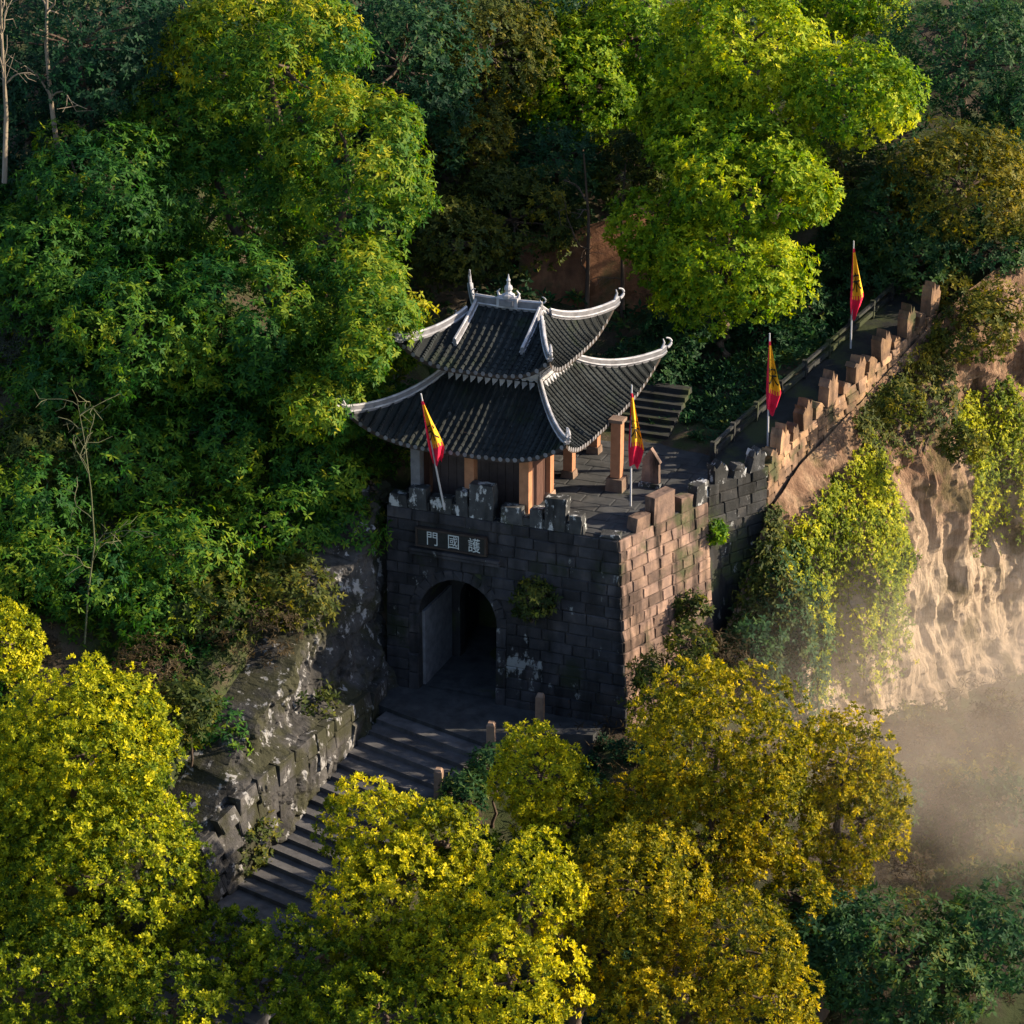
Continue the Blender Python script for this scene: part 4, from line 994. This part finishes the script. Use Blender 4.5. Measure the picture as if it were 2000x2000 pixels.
for lb, e, kd, t0 in SHRUBS: tree('shrub', lb, [e], kd, None, 'shrubs on the slopes and walls', lobe=.75 if e[3] > 60 else .45, cat='shrub', trunk_r=.05, tint0=t0, rooted=not any(w in lb for w in ('arch', 'tuft', 'cliff', 'rock face', 'merlon')))

# vines hanging on the cliff: leaves hug the rock
def vine(label, s0, s1, v0, v1, n, kind, seed, t0=0.0):
    r = np.random.default_rng(seed); si = r.uniform(s0, s1, n); vi = v0+(v1-v0)*r.beta(1.1, 1.3, n)
    strand = .5+.5*np.sin(si*1.9+seed)+.35*np.sin(si*5.3); keep = (vi-v0)/(v1-v0) < .35+.65*np.clip(strand, 0, 1)
    i = si[keep].astype(int); j = (vi[keep]*(nv-1)).astype(int)
    P = CG[i, j]+r.normal(size=(len(i), 3))*.14; N = np.repeat(np.array([[0, 0, .5]]), len(i), 0); N[:, :2] += CN[i]
    P = P+N*r.uniform(.02, .26, len(i))[:, None]
    lw, ww, nl, lift, droop, _ = KIND[kind]
    T = np.clip(.4+t0+fbm(P, .6, 2, seed)*.25+r.normal(size=len(i))*.15, 0, 1)
    V, t = rosettes(P, N, T, (lw, ww), 4, .1, .5); o = P.mean(0)
    root = thing('hanging_vine', label, 'vine', o, 'vines on the sandstone cliff')
    leaf_object('foliage', V, t, LEAF[kind], root)
    b = MB()
    for k in range(6):
        a = int(r.uniform(s0, s1)); js = np.linspace(v0, v0+(v1-v0)*r.uniform(.5, 1), 14); pts = np.array([CG[min(ns-1, max(0, a+int(r.integers(-2, 3)))), min(nv-1, int(q*(nv-1)))]+np.array([*CN[a]*.1, 0]) for q in js])
        b.tube(pts, .03, 4, cap=False)
    b.build('stem', M['bark'], root)
def s_at(x, y): return int(np.argmin(np.hypot(CL[:, 0]-x, CL[:, 1]-y)))
vine('dense yellow-green vine curtain hanging below the wall end', s_at(8.9, 7.2), s_at(10.9, 14.9), .10, .84, 10500, 'camph', 1, .04)
vine('dark green vine strip at the edge of the shaded wall', s_at(8.0, 5.8), s_at(9.2, 8.4), .15, .95, 2000, 'dark', 2, .12)
vine('yellow vine strip farther up the cliff', s_at(12.4, 19.4), s_at(13.9, 23.2), .24, .66, 4200, 'camph', 3, .0)
vine('dull green creeper on the bare rock ramp beside the dark curtain wall', s_at(7.4, 4.9), s_at(9.0, 7.6), .0, .5, 2200, 'olive', 6, .0)
vine('sparse green creeper on the earth below the merlons', s_at(10.6, 14), s_at(12.6, 20.2), .02, .25, 1800, 'olive', 4, .02)

# ground cover on the slopes
def cover(name, n, box, kind, cond, seed, hmax=.5, t0=0.0, leaf=None):
    r = np.random.default_rng(seed); x = r.uniform(box[0], box[1], n); y = r.uniform(box[2], box[3], n); d = sdist(x, y)
    k = cond(x, y, d) & (fbm(np.stack([x, y, 0*x], 1), .45, 3, seed) > -.25); x, y = x[k], y[k]
    z = ground(x, y)+r.uniform(0, hmax, len(x))**1.3
    P = np.stack([x, y, z], 1); N = np.repeat(np.array([[.15, -.2, 1.]]), len(x), 0)
    T = np.clip(.38+t0+fbm(P, .35, 3, seed+5)*.3+r.normal(size=len(x))*.16, 0, 1)
    lw, ww, nl, lift, droop, _ = KIND[kind]
    V, t = rosettes(P, N, T, leaf or (lw, ww), nl, lift, droop, .5)
    return tag(leaf_object(name, V, t, LEAF[kind]), kind='stuff')
pathfree = lambda x, y: ~((np.abs(x-.5) < 6.6) & (y > -.3) & (y < 10.8))
cover('undergrowth', 28000, (-32, -5, -18, 8), 'broad', lambda x, y, d: (d > .5) & pathfree(x, y), 61, .9, -.02)
cover('path_side_weeds', 6000, (1, 8, 10.8, 30), 'dark', lambda x, y, d: (d > 3.1) & (d < 9), 68, .35, .0)
cover('slope_ivy', 9000, (-14, -5.5, -20, 2), 'olive', lambda x, y, d: (d > .1) & (d < 5) & pathfree(x, y), 67, .5, -.12)
cover('dry_undergrowth', 12000, (-28, -5, -20, 4), 'dry', lambda x, y, d: (d > .4) & pathfree(x, y), 62, .6, .0)
cover('forest_floor_leaves', 25000, (-45, 42, 9, 62), 'dark', lambda x, y, d: (d > 3.4) & pathfree(x, y) & ~((x < 6) & (x > -3) & (y < 17)), 63, .9, .1, (.4, .16))
cover('valley_scrub', 22000, (2, 34, -26, 30), 'dry', lambda x, y, d: (d < -3.2), 64, .7, .0, (.34, .05))
cover('valley_grass', 18000, (6, 34, -20, 24), 'olive', lambda x, y, d: (d < -3.0), 65, .5, -.05)
cover('slope_weeds', 22000, (-14, 9, -24, -1), 'dark', lambda x, y, d: (d < -.2) & ((x > 2.6-.3*(y+4)*0+.27*(y+2.6)+1.2) | (y < -15)), 66, .5, -.12)

# bare trees
def bare_tree(label, pts, r0, bark, twigs, seed, up=0.0):
    r = np.random.default_rng(seed); b0 = seat(pts[0][0], pts[0][1], up); W = [at(px, py, b0[1]+dy) for px, py, dy in pts]
    W[0] = W[0]-np.array([0, 0, .15])
    root = thing('bare_tree', label, 'tree', W[0]); t = MB(); t.tube(W, np.linspace(r0, r0*.3, len(W)), 7); t.build('trunk', M[bark], root, True)
    b = MB()
    for k in range(twigs):
        f = r.uniform(.25, 1); i = min(int(f*(len(W)-1)), len(W)-2); g = f*(len(W)-1)-i; a = W[i]*(1-g)+W[i+1]*g
        d = unit(r.normal(size=3)*np.array([1, 1, .3])+np.array([0, 0, .75])); L = r.uniform(1.2, 3.2)*(1.3-f*.6); P = [a]
        for q in range(6): d = unit(d+r.normal(size=3)*.28); P.append(P[-1]+d*L/6)
        b.tube(P, np.linspace(r0*.38, .012, 7), 5, cap=False)
        for q in range(3):
            e = P[int(r.integers(2, 6))]; d2 = unit(d+r.normal(size=3)*.7); b.tube([e, e+d2*L*.2, e+unit(d2+r.normal(size=3)*.4)*L*.42], [r0*.16, .014, .008], 4, cap=False)
    b.build('branch', M[bark], root, True)
bare_tree('thin pale leafless sapling standing on the left slope', [(165, 1250, 0), (172, 1160, -.3), (185, 1060, -.6), (178, 960, -.7), (165, 860, -.8), (150, 780, -.9)], .04, 'stem', 12, 5, .8)
bare_tree('pale straight bare trunk rising from the dark forest at top left', [(112, 290, 0), (100, 200, -.1), (90, 90, -.1), (92, -20, 0), (100, -120, 0)], .12, 'palebark', 12, 6, 5.0)
bare_tree('grey bare trunk at the very left edge of the forest', [(8, 350, 0), (12, 220, 0), (4, 90, 0), (0, -40, 0)], .12, 'palebark', 9, 7, 5.0)
bare_tree('dark slender trunk before the warm earth bank', [(1146, 610, 0), (1148, 540, 0), (1150, 430, 0), (1140, 300, .3)], .13, 'bark', 4, 8)
bare_tree('dark slender trunk right of the warm earth bank', [(1216, 620, 0), (1216, 540, 0), (1214, 430, 0), (1222, 320, .3)], .12, 'bark', 4, 9)


# ------------------------------------------------------------------ mist lying in the valley at the cliff foot
mm = bpy.data.materials.new('valley_mist'); mm.use_nodes = True; nt = mm.node_tree
nt.nodes.remove(nt.nodes['Principled BSDF']); pv = nt.nodes.new('ShaderNodeVolumePrincipled')
pv.inputs['Color'].default_value = (1.0, .85, .74, 1); pv.inputs['Anisotropy'].default_value = .1
g = nt.nodes.new('ShaderNodeNewGeometry'); sx = nt.nodes.new('ShaderNodeSeparateXYZ'); nt.links.new(g.outputs['Position'], sx.inputs[0])
def mr(src, a, b, c, d):
    n = nt.nodes.new('ShaderNodeMapRange'); n.interpolation_type = 'SMOOTHSTEP'
    for k, v in enumerate((a, b, c, d)): n.inputs[k+1].default_value = v
    nt.links.new(src, n.inputs[0]); return n.outputs[0]
def mul(a, b):
    n = nt.nodes.new('ShaderNodeMath'); n.operation = 'MULTIPLY'
    for k, v in ((0, a), (1, b)):
        if isinstance(v, (int, float)): n.inputs[k].default_value = v
        else: nt.links.new(v, n.inputs[k])
    return n.outputs[0]
dn = mul(mul(mr(sx.outputs['Z'], -3, 6.0, 1, 0), mr(sx.outputs['Z'], -9, -3, .55, 1)), mr(noise(nt, .16, (1, 1, 1.2), 5), .36, .66, .05, 1))
dn = mul(dn, mul(mr(sx.outputs['X'], 8.5, 14, 0, 1), mr(sx.outputs['Y'], -9, -1, 0, 1)))
nt.links.new(mul(dn, .047), pv.inputs['Density']); nt.links.new(pv.outputs[0], nt.nodes['Material Output'].inputs['Volume'])
tag(MB().hexa([(8.4, -9.5, -12), (60, -9.5, -12), (60, 60, -12), (8.4, 60, -12), (8.4, -9.5, 6.2), (60, -9.5, 6.2), (60, 60, 6.2), (8.4, 60, 6.2)]).build('mist', mm), kind='stuff')
